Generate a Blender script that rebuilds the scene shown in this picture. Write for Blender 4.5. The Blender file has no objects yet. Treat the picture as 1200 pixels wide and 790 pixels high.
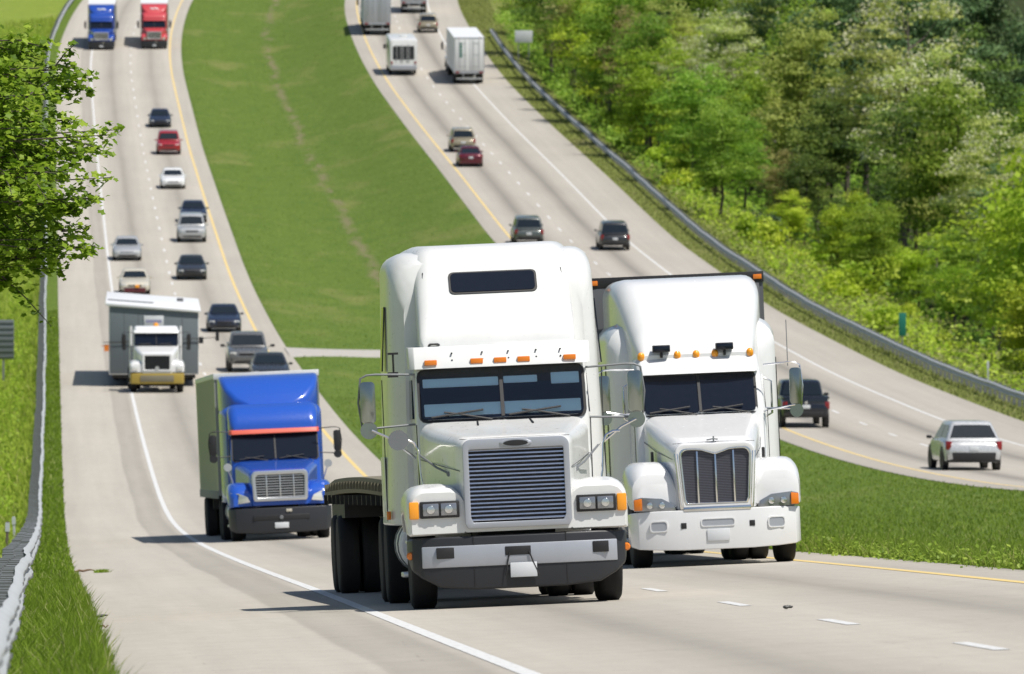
import bpy, bmesh, math, random
import numpy as np
from mathutils import Vector, Matrix

random.seed(7)
rng = np.random.default_rng(7)
SC = bpy.context.scene
COL = SC.collection
R = math.radians

# ------------------------------------------------------------------ tagging
def tag(o, label=None, cat=None, group=None, kind=None):
    if label: o['label'] = label
    if cat: o['category'] = cat
    if group: o['group'] = group
    if kind: o['kind'] = kind
    return o

def empty(name, M=None):
    o = bpy.data.objects.new(name, None)
    o.empty_display_size = 0.3
    COL.objects.link(o)
    if M is not None: o.matrix_world = M
    return o

def link(name, me, mat=None, parent=None, smooth=None):
    if mat is not None and len(me.materials) == 0: me.materials.append(mat)
    o = bpy.data.objects.new(name, me)
    COL.objects.link(o)
    if parent is not None: o.parent = parent
    return o

# ------------------------------------------------------------------ mesh builder
class MB:
    def __init__(s): s.v = []; s.f = []
    def add(s, vs, fs):
        b = len(s.v); s.v += [tuple(v) for v in vs]; s.f += [tuple(i + b for i in f) for f in fs]; return s
    def box(s, x0, x1, y0, y1, z0, z1):
        return s.add([(x0,y0,z0),(x1,y0,z0),(x1,y1,z0),(x0,y1,z0),(x0,y0,z1),(x1,y0,z1),(x1,y1,z1),(x0,y1,z1)],
                     [(0,3,2,1),(4,5,6,7),(0,1,5,4),(1,2,6,5),(2,3,7,6),(3,0,4,7)])
    def loft(s, rings, cap0=True, cap1=True):
        n = len(rings[0]); vs = [p for r in rings for p in r]; fs = []
        for i in range(len(rings) - 1):
            for j in range(n):
                k = (j + 1) % n
                fs.append((i*n+j, i*n+k, (i+1)*n+k, (i+1)*n+j))
        if cap0: fs.append(tuple(range(n))[::-1])
        if cap1: fs.append(tuple((len(rings)-1)*n + j for j in range(n)))
        return s.add(vs, fs)
    def tube(s, path, r, n=8):
        P = [Vector(p) for p in path]; rings = []
        rr = r if isinstance(r, (list, tuple)) else [r] * len(P)
        ref = None
        for i, p in enumerate(P):
            t = (P[min(i+1, len(P)-1)] - P[max(i-1, 0)])
            if t.length < 1e-9: t = Vector((0,0,1))
            t.normalize()
            if ref is None:
                ref = t.cross(Vector((0,0,1)))
                if ref.length < .1: ref = t.cross(Vector((1,0,0)))
            a = ref - t * ref.dot(t)
            if a.length < 1e-6: a = t.orthogonal()
            a.normalize(); ref = a; b = t.cross(a)
            rings.append([p + (a*math.cos(2*math.pi*k/n) + b*math.sin(2*math.pi*k/n)) * rr[i] for k in range(n)])
        return s.loft(rings)
    def lathe_x(s, prof, cy, cz, n=24, cx=0.0):
        rings = [[(cx + x, cy + r*math.cos(2*math.pi*k/n), cz + r*math.sin(2*math.pi*k/n)) for k in range(n)] for x, r in prof]
        return s.loft(rings)
    def lathe(s, prof, c, axis, n=16):
        a = Vector(axis).normalized(); e = a.orthogonal().normalized(); g = a.cross(e); c = Vector(c)
        return s.loft([[c + a*t + (e*math.cos(2*math.pi*k/n) + g*math.sin(2*math.pi*k/n))*r for k in range(n)] for t, r in prof])
    def slab(s, pts, t):
        P = [Vector(p) for p in pts]
        nrm = (P[1]-P[0]).cross(P[2]-P[1])
        nrm.normalize(); n = len(P)
        vs = [p + nrm*t for p in P] + [p - nrm*.004 for p in P]
        fs = [tuple(range(n)), tuple(range(n, 2*n))[::-1]] + [(i, n+i, n+(i+1) % n, (i+1) % n) for i in range(n)]
        return s.add(vs, fs)
    def frame_xz(s, outer, inner, y0, y1):
        n = len(outer)
        vs = [(x,y0,z) for x,z in outer] + [(x,y0,z) for x,z in inner] + [(x,y1,z) for x,z in outer] + [(x,y1,z) for x,z in inner]
        fs = []
        for i in range(n):
            j = (i+1) % n
            fs += [(i,j,n+j,n+i), (2*n+i,3*n+i,3*n+j,2*n+j), (i,2*n+i,2*n+j,j), (n+i,n+j,3*n+j,3*n+i)]
        return s.add(vs, fs)
    def mirror(s):
        n = len(s.v); s.v += [(-x,y,z) for x,y,z in s.v]
        s.f += [tuple(i+n for i in f[::-1]) for f in s.f]; return s
    def mesh(s, name, mat=None, bevel=0, seg=2, sharp=38, sub=0):
        bm = bmesh.new()
        vv = [bm.verts.new(p) for p in s.v]
        for f in s.f:
            try: bm.faces.new([vv[i] for i in f])
            except ValueError: pass
        bmesh.ops.remove_doubles(bm, verts=bm.verts, dist=1e-5)
        bmesh.ops.recalc_face_normals(bm, faces=bm.faces)
        if bevel:
            es = [e for e in bm.edges if len(e.link_faces) == 2 and e.calc_face_angle(0) > R(28)]
            if es: bmesh.ops.bevel(bm, geom=es, offset=bevel, segments=seg, affect='EDGES', profile=.5, clamp_overlap=True)
        for f in bm.faces: f.smooth = True
        for e in bm.edges:
            if len(e.link_faces) == 2 and e.calc_face_angle(0) > R(sharp): e.smooth = False
        me = bpy.data.meshes.new(name); bm.to_mesh(me); bm.free()
        if mat is not None: me.materials.append(mat)
        return me
    def build(s, name, mat, parent=None, bevel=0, seg=2, sharp=38):
        return link(name, s.mesh(name, mat, bevel, seg, sharp), None, parent)

def rring(x0, x1, z0, z1, rt, rb=0.02, n=4):
    """rounded rectangle outline, 4*(n+1) points"""
    out = []
    w = (x1-x0)/2; h = (z1-z0)/2
    rt = max(.004, min(rt, w*.98, h*.98)); rb = max(.004, min(rb, w*.98, h*.98))
    for cx, cz, r, a0 in ((x0+rb, z0+rb, rb, 180), (x1-rb, z0+rb, rb, 270), (x1-rt, z1-rt, rt, 0), (x0+rt, z1-rt, rt, 90)):
        for k in range(n+1):
            a = R(a0 + 90*k/n); out.append((cx + r*math.cos(a), cz + r*math.sin(a)))
    return out

def loft_y(rings):   # rings: (y, [(x,z)...])
    return [[(x, y, z) for x, z in pts] for y, pts in rings]
def loft_z(rings):
    return [[(x, y, z) for x, y in pts] for z, pts in rings]

def mesh_np(name, V, F, mat=None, attrs=None, smooth=False, uv=None, mats=None, mat_idx=None):
    """V (n,3), F (m,k) constant k"""
    V = np.asarray(V, np.float32); F = np.asarray(F, np.int32)
    me = bpy.data.meshes.new(name); m, k = F.shape
    me.vertices.add(len(V)); me.vertices.foreach_set('co', V.ravel())
    me.loops.add(m*k); me.loops.foreach_set('vertex_index', F.ravel())
    me.polygons.add(m); me.polygons.foreach_set('loop_start', np.arange(0, m*k, k, dtype=np.int32))
    if mats:
        for mm in mats: me.materials.append(mm)
    elif mat: me.materials.append(mat)
    if mat_idx is not None: me.polygons.foreach_set('material_index', np.asarray(mat_idx, np.int32))
    if smooth: me.polygons.foreach_set('use_smooth', np.ones(m, bool))
    me.update()
    if uv is not None:
        l = me.uv_layers.new(name='UVMap'); l.data.foreach_set('uv', np.asarray(uv, np.float32)[F.ravel()].ravel())
    for an, av in (attrs or {}).items():
        a = me.attributes.new(an, 'FLOAT', 'POINT'); a.data.foreach_set('value', np.asarray(av, np.float32))
    me.validate()
    return me

# ------------------------------------------------------------------ materials
class NT:
    def __init__(s, name):
        s.m = bpy.data.materials.new(name); s.m.use_nodes = True; s.t = s.m.node_tree; s.t.nodes.clear()
        s.out = s.t.nodes.new('ShaderNodeOutputMaterial')
    def n(s, typ, **kw):
        nd = s.t.nodes.new(typ)
        for k, v in kw.items():
            if k.startswith('i_'):
                key = k[2:]; key = int(key) if key.isdigit() else key.replace('_', ' ')
                if hasattr(v, 'is_linked') or isinstance(v, bpy.types.NodeSocket): s.t.links.new(v, nd.inputs[key])
                else: nd.inputs[key].default_value = v
            else: setattr(nd, k, v)
        return nd
    def lk(s, a, b): s.t.links.new(a, b)
    def math(s, op, a, b=None, c=None, clamp=False):
        nd = s.t.nodes.new('ShaderNodeMath'); nd.operation = op; nd.use_clamp = clamp
        for i, v in enumerate((a, b, c)):
            if v is None: continue
            if isinstance(v, bpy.types.NodeSocket): s.lk(v, nd.inputs[i])
            else: nd.inputs[i].default_value = v
        return nd.outputs[0]
    def mix(s, f, a, b, mode='MIX'):
        nd = s.t.nodes.new('ShaderNodeMix'); nd.data_type = 'RGBA'; nd.blend_type = mode
        for k, v in ((0, f), (6, a), (7, b)):
            if isinstance(v, bpy.types.NodeSocket): s.lk(v, nd.inputs[k])
            else: nd.inputs[k].default_value = (v if k == 0 else (*v, 1) if len(v) == 3 else v)
        return nd.outputs[2]
    def noise(s, vec, scale, detail=3, rough=.55, out=0):
        nd = s.n('ShaderNodeTexNoise'); nd.inputs['Scale'].default_value = scale; nd.inputs['Detail'].default_value = detail
        nd.inputs['Roughness'].default_value = rough
        if vec is not None: s.lk(vec, nd.inputs['Vector'])
        return nd.outputs[out]
    def ramp(s, fac, stops, interp='LINEAR'):
        nd = s.n('ShaderNodeValToRGB'); e = nd.color_ramp; e.interpolation = interp
        while len(e.elements) > 1: e.elements.remove(e.elements[-1])
        for i, (p, c) in enumerate(stops):
            c = (c, c, c) if isinstance(c, (int, float)) else c
            el = e.elements[0] if i == 0 else e.elements.new(p)
            el.position = p; el.color = (*c, 1)
        s.lk(fac, nd.inputs[0]); return nd.outputs[0]
    def mapping(s, vec, scale):
        nd = s.n('ShaderNodeMapping'); s.lk(vec, nd.inputs[0]); nd.inputs['Scale'].default_value = scale; return nd.outputs[0]
    def done(s, shader): s.lk(shader, s.out.inputs[0]); return s.m

_mats = {}
def paint(name, col, rough=.3, metal=0.0, coat=.0, dirt=.12, spec=.5):
    """solid surface with a little real-world grime breaking up colour and gloss"""
    if name in _mats: return _mats[name]
    t = NT(name)
    tc = t.n('ShaderNodeTexCoord').outputs['Object']
    nz = t.noise(tc, 1.7, 5, .6); nf = t.noise(tc, 14, 4, .6)
    f = t.math('MULTIPLY', t.math('SUBTRACT', nz, .38, clamp=True), dirt*3.2, clamp=True)
    sm = t.n('ShaderNodeMapping'); t.lk(tc, sm.inputs[0]); sm.inputs['Scale'].default_value = (1, 1, .12)
    st = t.noise(sm.outputs[0], 7.5, 4, .65)
    f = t.math('ADD', f, t.math('MULTIPLY', t.math('SUBTRACT', st, .5, clamp=True), dirt*2.2), clamp=True)
    base = t.mix(f, col, tuple(c*.5 + k for c, k in zip(col, (.040,.036,.028))))
    b = t.n('ShaderNodeBsdfPrincipled', i_Base_Color=base, i_Metallic=metal)
    t.lk(t.math('ADD', t.math('MULTIPLY', nf, .18), rough - .07), b.inputs['Roughness'])
    b.inputs['Specular IOR Level'].default_value = spec
    b.inputs['Coat Weight'].default_value = coat; b.inputs['Coat Roughness'].default_value = .06
    _mats[name] = t.done(b.outputs[0]); return _mats[name]

def build_mats():
    M = {}
    M['white'] = paint('white_paint', (.74,.745,.735), .28, coat=.4, dirt=.16)
    M['white2'] = paint('fleet_white_paint', (.75,.755,.76), .22, coat=.5, dirt=.09)
    M['blue'] = paint('blue_paint', (.018,.088,.46), .22, coat=.8, dirt=.05)
    M['blue2'] = paint('royal_blue_paint', (.012,.06,.34), .25, coat=.6, dirt=.06)
    M['red'] = paint('red_paint', (.50,.05,.06), .35, coat=.4, dirt=.08)
    M['chrome'] = paint('chrome', (.78,.78,.78), .14, metal=1.0, dirt=.03)
    M['dark_chrome'] = paint('dull_chrome', (.34,.37,.34), .2, metal=1.0, dirt=.05)
    M['steel'] = paint('brushed_aluminium', (.62,.63,.64), .34, metal=.85, dirt=.1)
    M['silver_panel'] = paint('silver_panel', (.42,.44,.48), .38, metal=.35, dirt=.08)
    M['black'] = paint('black_plastic', (.014,.014,.016), .5, dirt=.2)
    M['grey_plastic'] = paint('grey_plastic', (.020,.022,.027), .45, dirt=.12)
    M['chassis'] = paint('chassis_black', (.012,.012,.013), .6, dirt=.25)
    M['rubber'] = paint('tyre_rubber', (.016,.016,.017), .78, dirt=.25, spec=.3)
    M['glass'] = paint('tinted_glass', (.006,.010,.020), .1, dirt=.02, spec=.4)
    M['glass_blue'] = paint('car_window_glass', (.012,.018,.024), .1, dirt=.03, spec=.6)
    M['orange'] = paint('amber_lens', (.75,.20,.012), .22, coat=.4, dirt=.03)
    M['amber'] = paint('bright_amber_lens', (.95,.36,.02), .2, coat=.4, dirt=.03)
    M['lens'] = paint('headlamp_lens', (.30,.31,.33), .14, metal=.6, coat=.6, dirt=.03)
    M['lens_clear'] = paint('clear_headlamp', (.75,.75,.72), .12, metal=.3, coat=.8, dirt=.02)
    M['red_lens'] = paint('tail_lamp_lens', (.24,.010,.012), .2, coat=.5, dirt=.03)
    M['plate'] = paint('licence_plate', (.62,.64,.66), .45, dirt=.06)
    M['deck'] = paint('worn_wood_deck', (.20,.18,.125), .85, dirt=.3)
    M['trailer_grey'] = paint('trailer_grey_panel', (.11,.115,.125), .45, dirt=.1)
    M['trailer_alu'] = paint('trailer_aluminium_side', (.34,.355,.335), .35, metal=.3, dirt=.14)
    M['trailer_white'] = paint('trailer_white_panel', (.74,.75,.76), .4, dirt=.1)
    M['yellow'] = paint('yellow_bumper_paint', (.36,.26,.045), .5, dirt=.15)
    M['grey_sheet'] = paint('grey_plastic_sheeting', (.14,.165,.18), .5, dirt=.1)
    M['sky_reflection'] = paint('painted_sky_reflection', (.80,.97,1.0), .6, dirt=.02)  # pale blue paints the sky reflected in the windscreen
    M['interior'] = paint('dark_cab_interior', (.018,.034,.070), .7, dirt=.03)
    M['galv'] = paint('galvanised_steel', (.47,.49,.50), .5, metal=.15, dirt=.25)
    M['galv_dark'] = paint('weathered_steel_post', (.20,.21,.22), .6, metal=.3, dirt=.2)
    M['wood_post'] = paint('weathered_wood_post', (.12,.10,.075), .85, dirt=.3)
    M['green_sign'] = paint('green_sign_sheet', (.01,.16,.11), .45, dirt=.06)
    M['sign_back'] = paint('aluminium_sign_back', (.16,.18,.19), .5, metal=.3, dirt=.12)
    M['sign_pale'] = paint('pale_sign_back', (.52,.55,.58), .5, dirt=.1)
    for nm, c in dict(dark_blue=(.02,.028,.055), charcoal=(.035,.037,.04), grey=(.13,.135,.14), silver=(.45,.46,.47), pearl=(.58,.59,.60), beige=(.55,.51,.42),
                      car_white=(.75,.76,.76), car_red=(.32,.012,.018), maroon=(.11,.008,.018), green_grey=(.10,.115,.11), tan=(.33,.29,.21),
                      navy=(.010,.013,.022)).items():
        M[nm] = paint('car_paint_' + nm, c, .25, metal=.0 if nm in ('car_white', 'car_red', 'beige') else .25, coat=.7, dirt=.03)
    # windscreen one can see through
    t = NT('clear_windscreen')
    gl = t.n('ShaderNodeBsdfGlossy', i_Roughness=.04); tr = t.n('ShaderNodeBsdfTransparent'); tr.inputs[0].default_value = (.90,.95,.98,1)
    fr = t.n('ShaderNodeFresnel', i_IOR=1.5); mx = t.n('ShaderNodeMixShader'); t.lk(fr.outputs[0], mx.inputs[0]); t.lk(tr.outputs[0], mx.inputs[1]); t.lk(gl.outputs[0], mx.inputs[2])
    M['windscreen'] = t.done(mx.outputs[0])
    # grille mesh
    t = NT('grille_mesh')
    tc = t.n('ShaderNodeTexCoord').outputs['Object']
    w = t.n('ShaderNodeTexWave', wave_type='BANDS', bands_direction='Z'); t.lk(tc, w.inputs['Vector']); w.inputs['Scale'].default_value = 14
    col = t.mix(w.outputs[1], (.035,.035,.045), (.13,.13,.16))
    b = t.n('ShaderNodeBsdfPrincipled', i_Base_Color=col, i_Roughness=.45, i_Metallic=.5); M['grille_mesh'] = t.done(b.outputs[0])
    return M
MAT = build_mats()

# ------------------------------------------------------------------ the lie of the land
# u: metres to the right of the left carriageway's reference line, D: metres from the camera
F = 10000.0
YH = 150.0
def _zt(tab): 
    a = np.array(tab, float); return a[:,0], (YH - a[:,1]) * a[:,0] / F
_gD = np.arange(-300, 4001, 2.0)
def _prof(tab, z_pre, tail):
    D, z = _zt(tab)
    D = np.concatenate([[p[0] for p in z_pre], D, [p[0] for p in tail]]); z = np.concatenate([[p[1] for p in z_pre], z, [p[1] for p in tail]])
    g = np.interp(_gD, D, z)
    k = np.exp(-.5*(np.arange(-24, 25)*2/13.)**2); k /= k.sum()
    sm = np.convolve(np.pad(g, 24, mode='edge'), k, mode='valid')
    return sm
_tail = [(960,16.8),(1040,20.5),(1150,23.5),(1400,26),(4000,30)]
PLg = _prof([(65.2,789.6),(74.5,761.5),(82.8,743.7),(93.1,724),(106.5,703.2),(124,685.7),(155,664),(193.5,644.6),(225.7,630),(257,612.5),
             (281,588),(308,551),(343,508),(372,473),(430,414.5),(457,388.5),(505,341),(530,315),(600,241),(680,172),(760,100),(800,66),(850,32),(900,0)],
            [(-300,3.0),(-100,1.8),(0,-1.25),(40,-3.10)], _tail)
_PL0 = lambda D: np.interp(D, _gD, PLg)
PRg = _prof([(260,573),(280,560),(305,541),(343,504),(400,440),(470,364),(545,282),(610,208),(680,147),(745,97),(790,57),(830,28),(900,-5)],
            [(-300,3.8),(-100,2.6),(0,-.35),(60,float(_PL0(60))+.9),(120,float(_PL0(120))+.9),(200,float(_PL0(200))+1.0)], [(a,b+.3) for a,b in _tail])
def PL(D): return np.interp(D, _gD, PLg)
def PR(D): return np.interp(D, _gD, PRg)
def CX(D):
    D = np.asarray(D, float)
    c = np.clip(D - 765, 0, 235)
    return -.054*D + 1.6e-4*c*c + np.clip(D-1000, 0, None)*.075
def sstep(a, b, x):
    t = np.clip((np.asarray(x, float)-a)/(b-a), 0, 1); return t*t*(3-2*t)
def bankL(D): return .045*(1 - sstep(200, 390, D))
_ph = rng.uniform(0, 6.28, (12, 3)); _fr = rng.uniform(.05, .5, (12, 2))
def bumps(u, D):
    s = 0
    for i in range(12): s = s + np.sin(u*_fr[i,0]*1.6 + D*_fr[i,1]*.35 + _ph[i,0])
    return s/12
def H(u, D):
    u = np.asarray(u, float); D = np.asarray(D, float); u, D = np.broadcast_arrays(u, D)
    pl, pr, bk = PL(D), PR(D), bankL(D)
    zl = pl + bk*(np.clip(u, .55, 12) - 3.6)
    over = np.clip(.55 - u, 0, 1.0); z = zl - .05*over - .12*np.clip(-.45 - u, 0, 30) + .10*np.clip(-60 - u, 0, 400)*.2
    t = np.clip((u - 12)/16.2, 0, 1)
    dip = .45 + .75*sstep(300, 560, D)*1.0
    dip = dip*(1 - .75*np.exp(-((D-431)/16.)**2))
    zm = (pl + bk*8.4)*(1-t) + pr*t - dip*np.sin(np.pi*t)**1.3
    z = np.where((u > 12) & (u < 28.2), zm + .05*bumps(u, D)*np.sin(np.pi*t), z)
    fall = .4*(1 - .95*sstep(770, 850, D))
    zr = pr - .04*np.clip(u-39.9, 0, 2.6) - fall*np.clip(u-42.5, 0, 11) - .03*np.clip(u-53.5, 0, 40) + .02*np.clip(u-120, 0, 900)
    z = np.where(u >= 28.2, zr, z)
    rough = np.where((u < -.6) | (u > 43), .12*bumps(u*1.7, D), 0)
    return z + rough
def P3(u, D, dz=0.0):
    return Vector((float(CX(D)) + u, D, float(H(u, D)) + dz))
def proj(p): return 600 + F*p[0]/p[1], YH - F*p[2]/p[1]
def find_D(x, y, lo, hi, dx=0):
    """distance at which the line of sight through a ground-contact pixel meets the land"""
    best = None
    for D in np.arange(lo, hi, .5):
        u = (x-600)/F*D - float(CX(D))
        yy = YH - F*float(H(u, D))/D
        e = abs(yy - y)
        if best is None or e < best[0]: best = (e, D, u)
    return best[1], best[2]
def upright(u, D):
    return Matrix.Translation(P3(u, D)) @ Matrix.Rotation(.054, 4, 'Z')
def road_frame(u, D, flip=False, yaw=0.0):
    p = P3(u, D); e = 2.0
    t = (P3(u, D+e) - P3(u, D-e)).normalized(); r = (P3(u+.8, D) - P3(u-.8, D)).normalized()
    n = r.cross(t).normalized(); r = t.cross(n).normalized()
    if yaw:
        q = Matrix.Rotation(R(yaw), 3, n); t = q @ t; r = q @ r
    if flip: t = -t; r = -r
    M = Matrix(((r.x,t.x,n.x,p.x),(r.y,t.y,n.y,p.y),(r.z,t.z,n.z,p.z),(0,0,0,1)))
    return M
# ------------------------------------------------------------------ ground, roads, markings
def uv_nodes(t):
    uv = t.n('ShaderNodeUVMap').outputs[0]
    sp = t.n('ShaderNodeSeparateXYZ'); t.lk(uv, sp.inputs[0])
    return uv, sp.outputs[0], sp.outputs[1]

def grass_mat(name, c1, c2, dry, dry_amt=.35, ditch=False):
    t = NT(name); uv, u, D = uv_nodes(t)
    st = t.mapping(uv, (1, .35, 1))
    a = t.noise(st, .6, 6, .7); b = t.noise(st, 3.6, 5, .7); c = t.noise(t.mapping(uv, (1, .25, 1)), .16, 4, .6); d = t.noise(uv, 11, 3, .6)
    col = t.mix(t.ramp(a, [(.35, 0), (.65, 1)]), c1, c2)
    col = t.mix(t.math('MULTIPLY', t.ramp(b, [(.35, 0), (.65, 1)]), .8), col, tuple(x*.60 for x in c1))
    col = t.mix(t.math('MULTIPLY', t.ramp(c, [(.55, 0), (.72, 1)]), dry_amt), col, dry)
    col = t.mix(.55, col, t.mix(t.ramp(d, [(.3, 0), (.75, 1)]), (.35,.35,.35), (1.5,1.5,1.4)), 'MULTIPLY')
    if ditch:
        w = t.math('ADD', t.math('SUBTRACT', u, 20.4), t.math('MULTIPLY', t.math('SUBTRACT', t.noise(t.mapping(uv, (.0, .05, 1)), 1.0, 4, .65), .5), 2.6))
        near = t.math('SUBTRACT', 1.0, t.math('MULTIPLY', t.math('ABSOLUTE', w), 1.7), clamp=True)
        brk = t.ramp(t.noise(t.mapping(uv, (1, .16, 1)), .8, 4, .65), [(.44, 0), (.56, 1)])
        far = t.math('MULTIPLY', t.math('SUBTRACT', D, 480, clamp=True), 1.0)
        m = t.math('MULTIPLY', t.math('MULTIPLY', near, brk), t.math('MINIMUM', far, .8))
        col = t.mix(m, col, (.22,.185,.11))
    bm = t.n('ShaderNodeBump', i_Strength=.7, i_Distance=.12); t.lk(t.math('ADD', b, t.math('MULTIPLY', d, .7)), bm.inputs['Height'])
    p = t.n('ShaderNodeBsdfPrincipled', i_Base_Color=col, i_Roughness=.85); p.inputs['Specular IOR Level'].default_value = .15
    t.lk(bm.outputs[0], p.inputs['Normal'])
    return t.done(p.outputs[0])

def road_mat(name, stops, u0, u1, base=(.435,.402,.348)):
    """concrete; stops = worn wheel paths / oil streaks / rumble strip across the carriageway"""
    t = NT(name); uv, u, D = uv_nodes(t)
    wob = t.math('MULTIPLY', t.math('SUBTRACT', t.noise(t.mapping(uv, (.0, .03, 1)), 1, 3), .5), .3)
    f = t.math('DIVIDE', t.math('SUBTRACT', t.math('ADD', u, wob), u0), u1-u0)
    tone = t.ramp(f, [((p-u0)/(u1-u0), v) for p, v in stops])
    s1 = t.noise(t.mapping(uv, (1.6, .02, 1)), 1.2, 4, .6); s2 = t.noise(t.mapping(uv, (.3, .06, 1)), 1, 3, .5)
    fine = t.noise(uv, 23, 4, .7); mid = t.noise(t.mapping(uv, (1, .4, 1)), 3.0, 5, .65)
    v = t.math('MULTIPLY', t.math('ADD', .86, t.math('MULTIPLY', s1, .28)), t.math('ADD', .90, t.math('MULTIPLY', s2, .2)))
    v = t.math('MULTIPLY', v, t.math('ADD', .78, t.math('MULTIPLY', fine, .44)))
    v = t.math('MULTIPLY', v, t.math('ADD', .87, t.math('MULTIPLY', mid, .26)))
    cmb = t.n('ShaderNodeCombineColor'); [t.lk(v, cmb.inputs[i]) for i in range(3)]
    col = t.mix(1.0, t.mix(1.0, base, tone, 'MULTIPLY'), cmb.outputs[0], 'MULTIPLY')
    # hairline slab joints across the lanes and odd meandering cracks
    j = t.math('ABSOLUTE', t.math('SUBTRACT', t.math('FRACT', t.math('DIVIDE', D, 6.1)), .5))
    jm = t.math('MULTIPLY', t.math('LESS_THAN', j, .004), .35)
    vor = t.n('ShaderNodeTexVoronoi', feature='DISTANCE_TO_EDGE'); t.lk(t.mapping(uv, (.3, .1, 1)), vor.inputs['Vector']); vor.inputs['Scale'].default_value = 1.0
    cr = t.math('MULTIPLY', t.math('LESS_THAN', t.math('ADD', vor.outputs['Distance'], t.math('MULTIPLY', mid, .03)), .0145), .22)
    col = t.mix(t.math('MAXIMUM', jm, cr), col, (.12,.11,.10))
    bm = t.n('ShaderNodeBump', i_Strength=.25, i_Distance=.01); t.lk(fine, bm.inputs['Height'])
    p = t.n('ShaderNodeBsdfPrincipled', i_Base_Color=col, i_Roughness=.75); p.inputs['Specular IOR Level'].default_value = .3
    t.lk(bm.outputs[0], p.inputs['Normal'])
    return t.done(p.outputs[0])

def line_mat(name, col):
    t = NT(name); uv, u, D = uv_nodes(t)
    w = t.ramp(t.noise(t.mapping(uv, (6, 1.2, 1)), 2.2, 5, .7), [(.34, 0), (.5, 1)])
    c = t.mix(t.math('ADD', .55, t.math('MULTIPLY', w, .45)), (.36,.34,.31), col)
    p = t.n('ShaderNodeBsdfPrincipled', i_Base_Color=c, i_Roughness=.6); return t.done(p.outputs[0])

G_verge = grass_mat('verge_grass', (.12,.19,.028), (.16,.235,.036), (.17,.19,.05), .2)
G_bank = grass_mat('roadside_meadow', (.29,.37,.055), (.22,.31,.042), (.36,.37,.12), .6)
G_median = grass_mat('median_grass', (.112,.186,.028), (.168,.238,.042), (.28,.262,.098), .5, ditch=True)
G_weeds = grass_mat('weedy_slope', (.19,.235,.05), (.26,.28,.08), (.33,.29,.15), .7)
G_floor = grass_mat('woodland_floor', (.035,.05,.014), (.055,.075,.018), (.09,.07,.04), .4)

def sheet(us, Ds, dz=0.0, sink=None):
    us = np.array(us, float); Ds = np.array(Ds, float)
    U, DD = np.meshgrid(us, Ds)
    Z = H(U, DD) + dz
    if sink is not None: Z = Z - sink(U, DD)
    V = np.stack([CX(DD) + U, DD, Z], -1).reshape(-1, 3)
    n = len(us); m = len(Ds)
    i, j = np.meshgrid(np.arange(m-1), np.arange(n-1), indexing='ij')
    a = (i*n + j).ravel()
    Fc = np.stack([a, a+1, a+n+1, a+n], -1)
    return V, Fc, np.stack([U, DD], -1).reshape(-1, 2), (us[:-1]+us[1:])/2

Drows = list(np.arange(-200, -20, 20)) + list(np.arange(-20, 1000, 2.0)) + list(np.arange(1000, 1400, 10.0)) + list(np.arange(1400, 4001, 200.0))
gu = [-1500,-600,-200,-100,-60,-40,-25,-15,-9,-6,-4.5,-3.2,-2.4,-1.7,-1.1,-.8,-.45,-.2,.1,.35,.55, .75, 6, 11.8, 12.0,12.4,13,13.8,14.8,15.8,16.8,17.8,18.8,19.8,20.8,21.8,22.8,23.8,24.8,25.8,26.8,27.5,28,28.2,
      28.5,33,39.5,39.8,40.3,41,41.7,42.5,43.5,44.8,46.2,48,50,52,53.5,56,60,66,75,90,120,170,300,700,1600]
def sink_under(U, DD):
    road = ((U > .6) & (U < 11.95)) | ((U > 28.3) & (U < 39.7))
    return np.where(road, .12, .004)
V, Fc, UV, mid = sheet(gu, Drows, 0, sink_under)
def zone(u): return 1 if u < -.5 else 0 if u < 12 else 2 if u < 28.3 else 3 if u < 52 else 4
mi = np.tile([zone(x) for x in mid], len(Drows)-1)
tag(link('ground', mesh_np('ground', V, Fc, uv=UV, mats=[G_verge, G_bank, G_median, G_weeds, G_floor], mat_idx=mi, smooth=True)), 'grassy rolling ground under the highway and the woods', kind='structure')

Rrows = list(np.arange(-40, 1000, 2.0)) + list(np.arange(1000, 1300, 10.0))
wp = lambda a: [(a-1.45,1.0),(a-.95,.93),(a-.7,.89),(a-.4,.84),(a,.68),(a+.4,.84),(a+.7,.89),(a+.95,.94),(a+1.45,1.0)]
RM_L = road_mat('worn_concrete', [(.55,.93),(1.2,.99),(2.3,1.0),(2.60,.985),(2.66,.78),(3.0,.83),(3.36,.77),(3.44,.90)] + [(3.75,1.02)] + wp(5.43) + wp(9.09) + [(10.9,1.0),(11.15,.9),(12,.92)], .55, 12)
wr = lambda a: [(a-1.45,.97),(a-.8,.90),(a-.4,.76),(a,.56),(a+.4,.76),(a+.8,.90),(a+1.45,.97)]
RM_R = road_mat('worn_grey_concrete', [(28.2,.86),(29.2,.88),(29.5,.97)] + wr(31.23) + wr(34.89) + [(36.6,.98),(36.9,.93),(38.5,.94),(39.8,.86)], 28.2, 39.8, base=(.425,.392,.342))
_wn = np.cumsum(rng.normal(0, .02, len(Rrows)))
def road(name, us, mat, dz=.012):
    V, Fc, UV, _ = sheet(us, Rrows, dz)
    # ragged outer edges and a little thickness
    return tag(link(name, mesh_np(name, V, Fc, mat, uv=UV, smooth=True)), kind='structure')
road('left_carriageway', [.40,.75,1.5,2.5,3.6,4.5,5.43,6.3,7.26,8.2,9.09,10,10.92,11.5,12.03], RM_L)
road('right_carriageway', [28.17,28.7,29.4,30.3,31.23,32.1,33.06,34,34.89,35.8,36.7,37.8,39,39.85], RM_R)
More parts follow.
